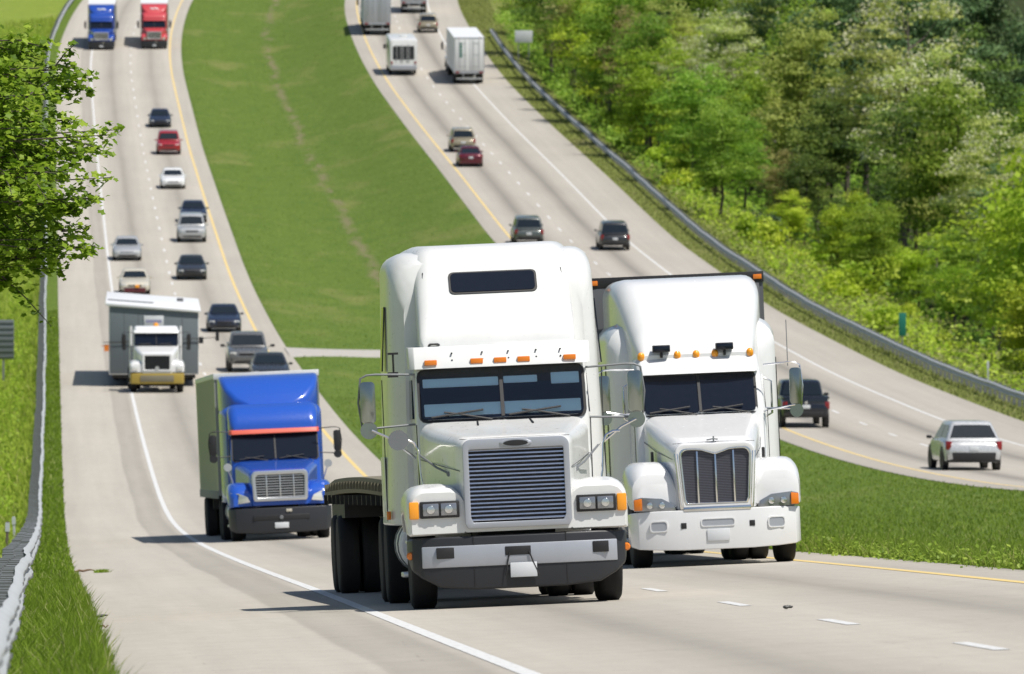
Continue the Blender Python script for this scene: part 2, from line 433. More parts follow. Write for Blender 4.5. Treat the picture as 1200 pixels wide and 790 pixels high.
# gravel crossover in the median
t = NT('pale_gravel'); tc = t.n('ShaderNodeTexCoord').outputs['Object']
g = t.noise(tc, 3, 5, .7); p = t.n('ShaderNodeBsdfPrincipled', i_Base_Color=t.mix(g, (.30,.28,.25), (.52,.49,.45)), i_Roughness=.9); GRAV = t.done(p.outputs[0])
us = np.linspace(11.9, 28.3, 22); V = []; Fq = []
for i, u in enumerate(us):
    fl = 1.8*(max(0, 1-(u-11.9)/2.5)**2 + max(0, 1-(28.3-u)/2.5)**2)
    for k in range(7):
        D = 431 + (-1 + k/3)*(4.6 + fl); p = P3(u, D, .05 - (.06 if k in (0, 6) else 0)); V.append(p)
for i in range(21):
    for k in range(6): a = i*7+k; Fq.append((a, a+7, a+8, a+1))
tag(link('gravel_crossover', mesh_np('gravel_crossover', [tuple(p) for p in V], Fq, GRAV, smooth=True)), kind='structure')

LW = line_mat('white_road_paint', (.66,.66,.65)); LY = line_mat('yellow_road_paint', (.74,.55,.20))
def stripe(name, u, w, mat, segs):
    V = []; Fq = []; UV = []
    for a, b in segs:
        n = max(2, int(math.ceil((b-a)/2.0))+1)
        Ds = np.linspace(a, b, n) if b-a < 10 else np.array([d for d in np.arange(a, b+.1, 2.0)])
        base = len(V)
        for D in Ds:
            for k in (-.5, .5):
                V.append(tuple(P3(u+k*w, D, .0165))); UV.append((u+k*w, D))
        for i in range(len(Ds)-1): q = base+2*i; Fq.append((q, q+1, q+3, q+2))
    return tag(link(name, mesh_np(name, V, Fq, mat, uv=UV, smooth=True)), kind='structure')
stripe('white_edge_line', 3.6, .145, LW, [(-20, 990)])
stripe('yellow_edge_line', 10.95, .15, LY, [(-20, 990)])
stripe('yellow_edge_line', 29.4, .15, LY, [(-20, 990)])
stripe('white_edge_line', 36.7, .14, LW, [(-20, 990)])
d0 = 66.6
stripe('white_lane_dashes', 7.26, .13, LW, [(d0+k*12.05-1.55-3*12.05, d0+k*12.05+1.55-3*12.05) for k in range(80)])
stripe('white_lane_dashes', 33.06, .13, LW, [(323+k*12.2-1.55, 323+k*12.2+1.55) for k in range(-24, 55)])

# ------------------------------------------------------------------ grass blades (nobody could count them)
def blade_mat(name, lo, hi, tip):
    t = NT(name)
    a = t.n('ShaderNodeAttribute', attribute_name='tone').outputs['Fac']; h = t.n('ShaderNodeAttribute', attribute_name='along').outputs['Fac']
    col = t.mix(a, lo, hi); col = t.mix(t.math('MULTIPLY', h, t.math('GREATER_THAN', a, .86)), col, tip)
    d = t.n('ShaderNodeBsdfDiffuse', i_Color=col); tr = t.n('ShaderNodeBsdfTranslucent', i_Color=col)
    m = t.n('ShaderNodeMixShader'); m.inputs[0].default_value = .4; t.lk(d.outputs[0], m.inputs[1]); t.lk(tr.outputs[0], m.inputs[2])
    return t.done(m.outputs[0])
def blades(name, mat, u, D, h, w, lean, seed=1, label=None):
    r = np.random.default_rng(seed); n = len(u)
    base = np.stack([CX(D)+u, D, H(u, D) - .03], -1)
    az = r.uniform(0, 2*np.pi, n); fa = r.uniform(0, 2*np.pi, n)
    side = np.stack([np.cos(fa), np.sin(fa), np.zeros(n)], -1)*(w*.5)[:,None]
    ld = np.stack([np.cos(az), np.sin(az), np.zeros(n)], -1)*(h*lean*r.uniform(.3, 1.3, n))[:,None]
    up = np.stack([np.zeros(n), np.zeros(n), h], -1)
    m1 = base + up*.55 + ld*.3; tp = base + up*(1-.25*np.minimum(lean, 1))[:,None] + ld
    V = np.stack([base-side, base+side, m1+side*.8, m1-side*.8, tp], 1).reshape(-1, 3)
    o = np.arange(n)[:,None]*5
    tri = np.concatenate([o+[0,1,2], o+[0,2,3], o+[3,2,4]], 0)
    tone = np.repeat(np.clip(r.normal(.5, .25, n), 0, 1), 5); along = np.tile([0,0,.6,.6,1], n)
    me = mesh_np(name, V, tri, mat, {'tone': tone, 'along': along})
    return tag(link(name, me), label, kind='stuff')
B_verge = blade_mat('tall_verge_blades', (.13,.22,.022), (.26,.36,.05), (.52,.50,.24))
B_med = blade_mat('median_blades', (.155,.245,.03), (.25,.33,.058), (.48,.45,.20))
B_bank = blade_mat('meadow_blades', (.27,.37,.05), (.38,.46,.075), (.5,.48,.2))
r = np.random.default_rng(3)
n = 60000; D = 52 + 100*r.random(n)**1.4; u = r.uniform(-1.0, .46, n)
cl = .5+.5*np.sin(D*2.1+u*3)*np.sin(D*.7+1)
blades('verge_grass', B_verge, u, D, (.20+.26*cl*r.random(n)+.05*r.random(n))*(1-.55*sstep(80, 150, D)), .010+.006*r.random(n), np.where(u > .1, .4, .6), 1, 'long green grass hanging over the shoulder edge')
n = 26000; D = 150 + 330*r.random(n); u = r.uniform(-.9, .40, n)
blades('verge_grass', B_verge, u, D, .10+.14*r.random(n), .02+.02*r.random(n), np.full(n, .5), 2, 'short green grass strip between the left guardrail and shoulder')
n = 70000; D = 95 + 775*r.random(n)**1.2; u = -.75 - 6.5*r.random(n)**1.3
blades('meadow_grass', B_bank, u, D, .18+.40*r.random(n)**2, .03+.05*r.random(n), np.full(n, .5), 3, 'bright yellow green meadow behind the left guardrail')
n = 60000; D = 88 + 110*r.random(n); u = 12.02 + 3.2*r.random(n)**1.6
cl = .5+.5*np.sin(D*1.7+u*2)*np.sin(D*.63+u)
blades('median_grass', B_med, u, D, .10+.16*r.random(n)+.26*cl*r.random(n)**2, .010+.009*r.random(n), np.full(n, .6), 4, 'ragged green grass along the median edge')
n = 130000; D = 100 + 280*r.random(n)**1.15; u = r.uniform(12.3, 28.1, n)
blades('median_grass', B_med, u, D, .07+.15*r.random(n)*(1-.5*sstep(150,300,D)), .014+.018*r.random(n), np.full(n, .6), 5, 'green grass covering the near median')
n = 45000; D = 380 + 560*r.random(n)**.9; u = r.uniform(12.1, 28.1, n)
blades('median_grass', B_med, u, D, .04+.08*r.random(n), .03+.04*r.random(n), np.full(n, .6), 6, 'mown green grass on the far median hillside')
n = 40000; D = 300 + 600*r.random(n); u = r.uniform(39.9, 43.2, n)
B_weed = blade_mat('weed_blades', (.19,.23,.06), (.33,.34,.13), (.48,.43,.25))
blades('roadside_weeds', B_weed, u, D, .08+.22*r.random(n)**2, .03+.05*r.random(n), np.full(n, .6), 7, 'dry mixed weeds along the right guardrail')
# short fringe where median meets the far carriageway and the near one
# ------------------------------------------------------------------ guardrails
def guardrail(u, D0, D1, face, label, step=1.905, wig=.02):
    g = empty('guardrail', road_frame(u, D0)); Mi = g.matrix_world.inverted()
    n = int((D1-D0)/step); r = random.Random(int(abs(u)*10)); off = []
    a = b = 0
    for i in range(n+1):
        a = a*.82 + r.gauss(0, wig*.55); b = b*.82 + r.gauss(0, wig*.4); off.append((a, b))
    fr = [(.0,-.156),(.03,-.142),(.082,-.105),(.082,-.06),(.02,-.02),(.008,0),(.02,.02),(.082,.06),(.082,.105),(.03,.142),(0,.156)]
    prof = fr + [(d-.008, z) for d, z in fr[::-1]]
    rings = []
    for i in range(n+1):
        D = D0 + i*step; p = P3(u+off[i][0], D, .57+off[i][1])
        rings.append([Mi @ (p + Vector((face*(d+.10), 0, z))) for d, z in prof])
    m = MB(); m.loft(rings); bo = m.build('beam', MAT['galv'], g, sharp=60)
    def post_mb(mb, i, dd):
        D = D0 + i*step; p = P3(u+off[i][0], D)
        q = lambda x, y, z: Mi @ (p + Vector((face*x, y, z)))
        def bx(x0,x1,y0,y1,z0,z1):
            mb.add([q(x0,y0,z0),q(x1,y0,z0),q(x1,y1,z0),q(x0,y1,z0),q(x0,y0,z1),q(x1,y0,z1),q(x1,y1,z1),q(x0,y1,z1)],
                   [(0,3,2,1),(4,5,6,7),(0,1,5,4),(1,2,6,5),(2,3,7,6),(3,0,4,7)])
        top = .72+off[i][1]
        bx(-.20,-.05,-.05,.05,-.3,top); bx(-.05,.095,-.06,.06,.42+off[i][1],.70+off[i][1])
        if i % 2 == 0:
            for zz in (-.085, .085):     # lapped splice with its bolt heads
                bx(.183,.192,-.15,.15,.555+zz+off[i][1],.585+zz+off[i][1])
    order = sorted(range(n+1), key=lambda i: (D0+i*step < 66, D0+i*step))
    for i in order[:98]:
        mb = MB(); post_mb(mb, i, 0); mb.build('post', MAT['galv_dark'], g)
    if n+1 > 98:
        mb = MB()
        for i in order[98:]: post_mb(mb, i, 0)
        o = mb.build('post', MAT['galv_dark'], g); o['kind'] = 'stuff'
    tag(g, label, 'guardrail')
guardrail(-.47, 34, 905, 1, 'long wavy galvanised guardrail along the left shoulder')
guardrail(41.5, 300, 812, -1, 'galvanised guardrail curving down beside the right carriageway and woods')

# ------------------------------------------------------------------ signs and posts
def sign_back(u, D, w, h, zc, mat, label, cat='road sign', ribs=5, posts=(-.3, .3)):
    g = empty('road_sign', upright(u, D)); 
    m = MB(); m.box(-w/2, w/2, -.01, .012, zc-h/2, zc+h/2); m.build('sign_panel', mat, g, bevel=.01)
    if ribs:
        m = MB()
        for k in range(ribs):
            z = zc - h/2 + h*(k+.5)/ribs; m.box(-w/2+.02, w/2-.02, -.045, -.012, z-.035, z+.035)
        m.build('stiffener', mat, g)
    for px in posts:
        m = MB(); m.box(px*w-.05, px*w+.05, .014, .11, -.4, zc+h/2-.05); m.build('post', MAT['galv_dark'], g)
    return tag(g, label, cat)
sign_back(-3.0, 400, 2.5, 1.85, 2.15, MAT['sign_back'], 'grey ribbed road sign seen from its back at the left picture edge', ribs=7)
sign_back(42.95, 776, 1.6, 1.1, 2.3, MAT['sign_pale'], 'pale blank sign back in front of the dark trees past the guardrail', ribs=0)
def marker(u, D, name, label, cat, w, h, z0, mat, panel=True, tilt=0):
    g = empty(name, upright(u, D))
    m = MB(); m.box(-.035, .035, -.02, .02, -.35, z0 + (h*.9 if panel else h)); m.build('post', MAT['galv_dark'] if panel else mat, g, bevel=.006)
    if panel:
        m = MB(); m.box(-w/2, w/2, -.035, -.022, z0, z0+h); m.build('sign_panel', mat, g, bevel=.004)
    else:
        m = MB(); m.box(-.05, .05, -.03, -.022, z0+h*.72, z0+h*.97); m.build('reflector', MAT['sign_pale'], g)
    if tilt: g.matrix_world = g.matrix_world @ Matrix.Rotation(R(tilt), 4, 'Y')
    return tag(g, label, cat)
marker(42.6, 427, 'mile_marker', 'slim green mile marker plate on a post behind the right guardrail', 'mile marker', .36, 1.15, .75, MAT['green_sign'])
marker(42.6, 388, 'delineator_post', 'thin pale delineator post behind the right guardrail', 'delineator', .1, 1.25, 0, MAT['galv'], False)
marker(-1.05, 198, 'marker_post', 'dark weathered post standing in the meadow left of the guardrail', 'post', .1, .85, 0, MAT['wood_post'], False, 2)
marker(-.98, 226, 'marker_post', 'pale steel post next to the dark post in the meadow', 'post', .1, .75, 0, MAT['galv'], False, -2)

# ------------------------------------------------------------------ litter on the shoulder, lane reflector
def debris(x, y, L, ang, mat, name, label, cat, r0=.02, bend=.12, hgt=.03):
    D, u = find_D(x, y, 55, 220)
    g = road_frame(u, D); rr = random.Random(int(x)); pts = []
    for k in range(7):
        s = (k/6-.5)*L; pts.append((s*math.cos(ang), s*math.sin(ang), .032+hgt*.5+hgt*rr.random()))
        pts[-1] = (pts[-1][0]+rr.uniform(-bend, bend)*L*.3, pts[-1][1]+rr.uniform(-bend, bend)*L*.3, pts[-1][2])
    m = MB(); m.tube(pts, [r0*.5, r0, r0*1.1, r0, r0*.9, r0*.7, r0*.4], 6)
    o = m.build(name, mat); o.matrix_world = g; return tag(o, label, cat)
TW = paint('dry_twig', (.16,.10,.06), .85, dirt=.2)
debris(98, 673, .42, .3, TW, 'twig', 'brown dry twig lying by a grass tuft on the shoulder edge', 'twig', .022)
debris(114, 727, .24, .15, MAT['black'], 'tyre_scrap', 'black flat strip of tyre rubber on the near shoulder', 'tyre scrap', .022, .03, .012)
debris(118, 741, .16, .25, TW, 'twig', 'small bent twig just below the black rubber strip', 'twig', .012)
debris(924, 716, .10, .2, MAT['black'], 'tyre_scrap', 'tiny dark scrap on the lane beside a white dash', 'scrap', .02, .03, .01)
# weed growing out of the shoulder joint
D, u = find_D(119, 672, 80, 200)
rr = np.random.default_rng(5); n = 420
uu = u + rr.normal(0, .055, n); DD = D + rr.normal(0, .25, n)
wm = blades('weed_tuft', B_verge, uu, DD, .05+.10*rr.random(n), .012+.012*rr.random(n), np.full(n, .9), 9)
del wm['kind']; tag(wm, 'small green weed tuft growing out of the left shoulder', 'weed')
# ------------------------------------------------------------------ vehicle kit
# local frame of every vehicle: nose at y=0, tail at +y, ground z=0, x across
_cache = {}
def wheel(parent, x, y, r, w, dual=False, rimmat='steel', name='wheel'):
    key = ('w', round(r,3), round(w,3))
    if key not in _cache:
        t = MB(); t.lathe_x([(-w*.5, r*.62), (-w*.5, r*.80), (-w*.49, r*.90), (-w*.40, r*.975), (-w*.2, r), (w*.2, r), (w*.40, r*.975), (w*.49, r*.90), (w*.5, r*.80), (w*.5, r*.62)], 0, 0, 32)
        rm = MB(); rm.lathe_x([(-w*.46, r*.64), (-w*.42, r*.60), (-w*.30, r*.52), (-w*.33, r*.3), (-w*.44, r*.26), (-w*.46, .01)], 0, 0, 24)
        rm.lathe_x([(w*.46, r*.64), (w*.42, r*.60), (w*.30, r*.52), (w*.33, r*.3), (w*.44, r*.26), (w*.46, .01)], 0, 0, 24)
        _cache[key] = (t.mesh('tyre', MAT['rubber'], sharp=50), rm.mesh('rim', MAT['steel'], sharp=50))
    tm, rm = _cache[key]
    for xx in ((x - math.copysign(w*.56, x), x + math.copysign(w*.56, x)) if dual else (x,)):
        o = link(name, tm, None, parent); o.location = (xx, y, r)
        q = link('rim', rm, None, o)
def lens_box(parent, name, mat, x0, x1, y0, y1, z0, z1, bevel=.008, rot=0):
    m = MB(); m.box(-(x1-x0)/2, (x1-x0)/2, -(y1-y0)/2, (y1-y0)/2, -(z1-z0)/2, (z1-z0)/2)
    o = m.build(name, mat, parent, bevel=bevel); o.location = ((x0+x1)/2, (y0+y1)/2, (z0+z1)/2); o.rotation_euler = (0, 0, R(rot)); return o
def both(fn):
    for s in (-1, 1): fn(s)
def obox(parent, name, mat, x0, x1, y0, y1, z0, z1, bevel=.01):
    m = MB(); m.box(min(x0,x1), max(x0,x1), y0, y1, z0, z1); return m.build(name, mat, parent, bevel=bevel)

def wedge_panel(parent, name, mat, x0, x1, ya, za, yb, zb, off=.012, margin=0, taper=0.0, r=.05):
    """a pane lying on the sloping face from (ya,za) up to (yb,zb); rounded corners"""
    L = math.hypot(yb-ya, zb-za); ty, tz = (yb-ya)/L, (zb-za)/L; ny, nz = -tz, ty
    w0, w1 = (x0+x1)/2, (x1-x0)/2
    pts = rring(-w1, w1, 0, L, r, r, 3)
    P = []
    for x, s in pts:
        k = 1 - taper*s/L
        P.append((w0 + x*k, ya + ty*s + ny*off, za + tz*s + nz*off))
    m = MB(); n = len(P)
    B = [(x, y - ny*.02, z - nz*.02) for x, y, z in P]
    m.add(P + B, [tuple(range(n)), tuple(range(n, 2*n))[::-1]] + [(i, n+i, n+(i+1) % n, (i+1) % n) for i in range(n)])
    return m.build(name, mat, parent)

def side_pane(parent, name, mat, s, x, pts, t=.012):
    """pane on the flank x=s*x given as (y,z) corners"""
    m = MB(); n = len(pts)
    vs = [(s*(x(z) if callable(x) else x) + s*t, y, z) for y, z in pts] + [(s*(x(z) if callable(x) else x) - s*.01, y, z) for y, z in pts]
    m.add(vs, [tuple(range(n)), tuple(range(n, 2*n))[::-1]] + [(i, n+i, n+(i+1) % n, (i+1) % n) for i in range(n)])
    return m.build(name, mat, parent)

def mirror_big(parent, s, x, y, z0, z1, cabx, mat, w=.175, convex=True, arm='chrome', arms=True):
    m = MB(); m.loft(loft_y([(y, rring(-w/2, w/2, z0, z1, .05, .05)), (y+.06, rring(-w/2, w/2, z0, z1, .06, .06)), (y+.11, rring(-w*.36, w*.36, z0+.03, z1-.03, .06, .06))]))
    h = m.build('mirror', mat, parent, bevel=.004); h.location = (s*x, 0, 0)
    if convex:
        c = MB(); c.lathe([(0, .01), (0, .10), (.04, .09), (.08, .03)], (0, y, z0-.08), (0, 1, 0), 16)
        c.build('convex_mirror', mat, h)
    if arms:
        a = MB(); a.tube([(s*cabx, y+.08, z1+.06), (s*(x-.1), y+.05, z1+.08), (s*x, y+.05, z1+.075), (s*(x+w*.42), y+.05, z1+.04), (s*(x+w*.5+.02), y+.05, (z0+z1)/2), (s*(x+w*.42), y+.05, z0-.04), (s*x, y+.05, z0-.06), (s*cabx, y+.08, z0-.03)], .014, 6)
        a.build('mirror_arm', MAT[arm], parent)

def tractor(M, P):
    g = empty('semi_truck', M); pm = MAT[P['paint']]
    hd = P['hood']
    # hood
    m = MB(); m.loft(loft_y([(y, rring(-hw, hw, P['hood_z0'], zt, rt, .02, 5)) for y, hw, zt, rt in hd]))
    hood = m.build('hood', pm, g, sharp=30)
    # cab shell
    cz, ch = P['ws_z0'], P['ws_z1']; cy = hd[-1][0]; ty = cy + P['ws_rake']
    cab = MB(); cw = P['cab_hw']
    cab.loft(loft_z([(.62, rring(-cw, cw, cy-.0, cy+1.45, .08, .12)), (cz, rring(-cw, cw, cy, cy+1.45, .08, .14)), (ch, rring(-cw*.97, cw*.97, ty, cy+1.45, .08, .14)), (P['visor'][1], rring(-cw*.95, cw*.95, ty+.12, cy+1.45, .08, .2))]))
    cab.build('cab', pm, g, sharp=30)
    # windscreen in two panes with its gasket
    ws = P['ws_hw']
    wedge_panel(g, 'windscreen_gasket', MAT['black'], -ws-.035, ws+.035, cy, cz-.035, ty, ch+.03, .012, r=.09)
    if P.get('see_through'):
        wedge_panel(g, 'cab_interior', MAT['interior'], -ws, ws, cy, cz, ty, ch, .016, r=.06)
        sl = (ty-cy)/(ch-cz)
        def band(name, za, zb, x0, x1):  # pale strips painting sky reflections in the glass, not cab fittings
            wedge_panel(g, name, MAT['sky_reflection'], x0, x1, cy+(za-cz)*sl, za, cy+(zb-cz)*sl, zb, .022, r=.012)
        band('sky_reflection_band', cz+.03, cz+.17, -ws+.03, ws-.03)
        band('visor_or_sky_band', ch-.19, ch-.09, -ws+.03, -.03); band('visor_or_sky_band', ch-.17, ch-.09, .03, ws*.45); band('visor_or_sky_band', ch-.20, ch-.07, ws*.62, ws-.03)
    gm = MAT['windscreen'] if P.get('see_through') else MAT['glass']
    for a, b in ((-ws, -.018), (.018, ws)):
        wedge_panel(g, 'windscreen', gm, a, b, cy, cz, ty, ch, .032 if P.get('see_through') else .024, r=.05)
    wedge_panel(g, 'windscreen_divider', MAT['black'], -.02, .02, cy, cz, ty, ch, .040, r=.004)
    m = MB(); sl = (ty-cy)/(ch-cz)
    for x0 in (-.62*ws, .34*ws):
        y0, z0 = cy-.035, cz-.02
        m.tube([(x0+.45, y0-.02, z0), (x0+.05, y0+.08*sl-.04, z0+.08), (x0-.1, y0+.1*sl-.04, z0+.10)], .011, 6)
        m.tube([(x0-.25, y0+.06*sl-.045, z0+.045), (x0+.35, y0+.11*sl-.045, z0+.115)], .013, 6)
    m.build('windscreen_wiper', MAT['black'], g)
    # visor over the windscreen
    v0, v1, vw, vmat, vdy = P['visor']
    m = MB(); m.loft([[(x, y, z) for y, z in ((ty-.16, v0), (ty-.16+vdy, v1), (ty+.35, v1+.01), (ty+.3, v0+.02))] for x in (-vw-.06, -vw, -vw*.5, 0, vw*.5, vw, vw+.06)])
    m.v = [(x, y + (.10 if abs(x) > vw+.01 else .03 if abs(x) > vw-.01 else 0) , z) for x, y, z in m.v]
    m.build('visor_or_sky_band', MAT[vmat], g, bevel=.008)
    for x in P['markers']:
        if P.get('marker_style') == 'dome':
            k = MB(); k.lathe([(-.02, .055), (.03, .055), (.06, .04), (.075, .01)], (x*1, ty-.06+vdy*.7, v1+.03), (0, -.5, .85), 14); k.build('marker_light', MAT['amber'], g)
        else:
            zc = v0 + (v1-v0)*.28; yc = ty-.16+vdy*.28
            lens_box(g, 'marker_light', MAT['orange'], x-.072, x+.072, yc-.035, yc+.03, zc-.03, zc+.03)
    # sleeper / roof / fairings
    for nm, mt, rings in P['shells']:
        m = MB(); m.loft(loft_y([(y, rring(-hw, hw, z0, z1, rt, .03, 5)) for y, hw, z0, z1, rt in rings]))
        tp_ = P.get('taper', 0)
        if tp_ and nm == 'sleeper': m.v = [(x*(1 - tp_*max(0, z-2.7)), y, z) for x, y, z in m.v]
        m.build(nm, MAT[mt], g, sharp=32)
    # doors with window and handle
    def door(s):
        x = cw + .001
        m = MB(); n = [(cy+.22, .95), (cy+1.3, .95), (cy+1.3, ch-.02), (cy+.42, ch-.02), (cy+.22, cz)]
        d = side_pane(g, 'door', pm, s, lambda z: cw*(1 if z < cz else .985), n, .016)
        side_pane(d, 'side_window', MAT['glass'], s, lambda z: cw*(1 if z < cz+.1 else .985), [(cy+.34, cz+.02), (cy+1.2, cz+.02), (cy+1.2, ch-.08), (cy+.5, ch-.08)], .026)
        h = MB(); h.tube([(s*(x+.03), cy+1.28, 1.2), (s*(x+.09), cy+1.28, 1.26), (s*(x+.09), cy+1.28, 2.0), (s*(x+.03), cy+1.28, 2.06)], .015, 6); h.build('grab_handle', MAT['galv_dark'], d)
    both(door)
    # fenders
    for s in (-1, 1):
        rings = []
        for y, zb, zt, xi, xo, rt in P['fender']:
            pts = rring(xi, xo, zb, zt, rt, .02, 5)
            # only the outer top corner is round
            rings.append([(s*x, y, z) for x, z in pts])
        m = MB(); m.loft(rings); f = m.build('fender', pm, g, sharp=34)
        P['lamps'](g, f, s)
    # bumper
    P['bumper'](g)
    P['grille'](g)
    # underside
    L = P['len']
    m = MB(); m.box(-.43, .43, .35, L, .62, .92); m.box(-.35, .35, .7, 2.6, .42, .8); m.build('chassis', MAT['chassis'], g, bevel=.01)
    m = MB(); m.box(-.95, .95, P['fa']-.06, P['fa']+.06, .42, .54); m.build('front_axle', MAT['chassis'], g, bevel=.01)
    both(lambda s: wheel(g, s*P.get('fx', 1.05), P['fa'], .52, .29))
    for y in P['drive']:
        both(lambda s: wheel(g, s*.95, y, .52, .27, True))
        m = MB(); m.lathe_x([(-.9, .08), (-.25, .09), (-.15, .2), (.15, .2), (.25, .09), (.9, .08)], y, .52, 14); m.build('drive_axle', MAT['chassis'], g)
    # fuel tanks and steps
    def tank(s):
        m = MB(); m.lathe([(0, .02), (0, .30), (.03, .33), (1.25, .33), (1.28, .30), (1.28, .02)], (s*.88, cy+.9, .72), (0, 1, 0), 22)
        t_ = m.build('fuel_tank', MAT[P.get('tank', 'steel')], g)
        m = MB()
        for k in (.3, .98): m.lathe([(k, .335), (k, .345), (k+.06, .345), (k+.06, .335)], (s*.88, cy+.9, .72), (0, 1, 0), 22)
        m.build('tank_strap', MAT['galv_dark'], t_)
        st = MB(); st.box(min(s*.82, s*1.22), max(s*.82, s*1.22), cy+.05, cy+.62, .36, .42); st.box(min(s*.80, s*1.16), max(s*.80, s*1.16), cy+.1, cy+.6, .74, .78)
        st.box(min(s*.84, s*.88), max(s*.84, s*.88), cy+.06, cy+.6, .4, .78); st.build('step', MAT['steel'], g, bevel=.012)
    both(tank)
    for s in (-1, 1):
        x, y, z0, z1, mm = P['mirror']; mirror_big(g, s, x, cy+y, z0, z1, cw*.98, MAT[mm], convex=P.get('convex', True), arm=P.get('arm', 'chrome'))
    for fn in P.get('extras', []): fn(g, hood)
    return g

def lathe_ring(g, parent, name, mat, y, pts, thick):
    pass

def arch(hw, z0, z1, r, n=6, dip=0.0):
    """outline (x,z): flat foot, rounded shoulders, top edge optionally dipping in the middle"""
    pts = [(-hw*.95, z0), (hw*.95, z0)]
    pts += [(hw, z0 + .06)]
    for k in range(n+1):
        a = R(90*k/n); pts.append((hw - r + r*math.cos(a), z1 - r + r*math.sin(a)))
    for k in range(1, 8):
        x = (hw-r)*(1 - 2*k/8); pts.append((x, z1 - dip*math.exp(-(x/(hw*.28))**2)))
    for k in range(n+1):
        a = R(90 + 90*k/n); pts.append((-hw + r + r*math.cos(a), z1 - r + r*math.sin(a)))
    pts += [(-hw, z0+.06)]
    return pts

def bumper_loft(g, name, mat, xs, depth=.3, bevel=.02):
    m = MB(); m.loft([[(x, yf, z0), (x, yf, z1), (x, yf+depth, z1), (x, yf+depth, z0)] for x, yf, z0, z1 in xs])
    return m.build(name, MAT[mat], g, bevel=bevel, seg=3)

# ------------------------------------------------------------------ 1: the leading white flatbed tractor
def bumper_long(g):
    xs = [(-1.235,.42,.60,.80),(-1.20,.22,.45,.81),(-1.10,.10,.36,.815),(-.9,.04,.25,.82),(-.5,.0,.215,.82),(.5,.0,.215,.82),(.9,.04,.25,.82),(1.10,.10,.36,.815),(1.20,.22,.45,.81),(1.235,.42,.60,.80)]
    b = bumper_loft(g, 'bumper', 'grey_plastic', xs, .3, .025)
    m = MB(); ins = [(-1.10,.088),(-.9,.027),(-.5,-.014),(.5,-.014),(.9,.027),(1.10,.088)]
    m.loft([[(x, y, .475), (x, y, .715), (x, y+.03, .715), (x, y+.03, .475)] for x, y in ins]); m.build('bumper_insert', MAT['silver_panel'], b, bevel=.01)
    for x0, x1 in ((-.94, -.74), (.82, 1.0)): obox(b, 'tow_opening', MAT['black'], x0, x1, .008 if x0 < 0 else .01, .09, .575, .70, .006)
    obox(b, 'tow_opening', MAT['black'], -.17, .12, -.022, .02, .585, .685, .006)
    obox(b, 'licence_plate', MAT['plate'], -.12, .18, -.045, -.03, .335, .50, .006)
    m = MB(); m.tube([(-.12, -.03, .62), (-.15, -.04, .5), (-.17, -.04, .36)], .009, 5); m.tube([(.1, -.03, .62), (.14, -.04, .5), (.2, -.04, .36)], .009, 5); m.build('plate_strap', MAT['black'], b)
    for x in (-.52, .52): obox(b, 'bumper_seam', MAT['black'], x-.004, x+.004, -.004, .05, .24, .81, 0)
def grille_louvred(g):
    outer = arch(.60, .90, 1.90, .10); inner = arch(.535, .965, 1.785, .02)
    m = MB(); m.frame_xz(outer, inner, -.035, .12); f = m.build('grille_surround', MAT['silver_panel'], g, bevel=.006)
    obox(f, 'grille_back', MAT['black'], -.545, .545, .030, .044, .955, 1.79, 0)
    m = MB()
    n = 18
    for k in range(n):
        z = .985 + (.775)*k/(n-1)
        m.loft([[(x, -.006, z-.002), (x, -.014, z+.004), (x, -.008, z+.021), (x, .012, z+.018)] for x in (-.534, .534)])
    m.build('louvres', MAT['chrome'], f)
    m = MB(); m.lathe([(0, .01), (0, .095), (.014, .085), (.016, .01)], (0, 0, 0), (0, -1, 0), 24)
    m.v = [(x*1.95, y-.037, z*.55+1.842) for x, y, z in m.v]; e = m.build('badge_rim', MAT['silver_panel'], f)
    m = MB(); m.lathe([(0, .01), (0, .075), (.022, .07), (.024, .01)], (0, 0, 0), (0, -1, 0), 24); m.v = [(x*1.95, y-.039, z*.46+1.842) for x, y, z in m.v]; m.build('badge', MAT['black'], e)
def lamps_square(g, f, s):
    b = obox(f, 'headlight_bezel', MAT['black'], s*.66, s*1.105, .015, .12, 1.035, 1.225, .012)
    for a, c in ((.69, .872), (.892, 1.075)):
        o = obox(b, 'headlight', MAT['lens'], s*a, s*c, -.002, .03, 1.06, 1.20, .012)
        m = MB(); m.lathe([(0, .012), (.0, .05), (.012, .045), (.014, .01)], (s*(a+c)/2, -.002, 1.13), (0, -1, 0), 14); m.build('reflector', MAT['chrome'], o)
    obox(f, 'turn_signal', MAT['amber'], s*1.115, s*1.225, .02, .2, 1.03, 1.225, .015)
def seam(parent, pts, r=.0045, name='panel_seam'):
    m = MB(); m.tube(pts, r, 5); return m.build(name, MAT['grey_plastic'], parent)
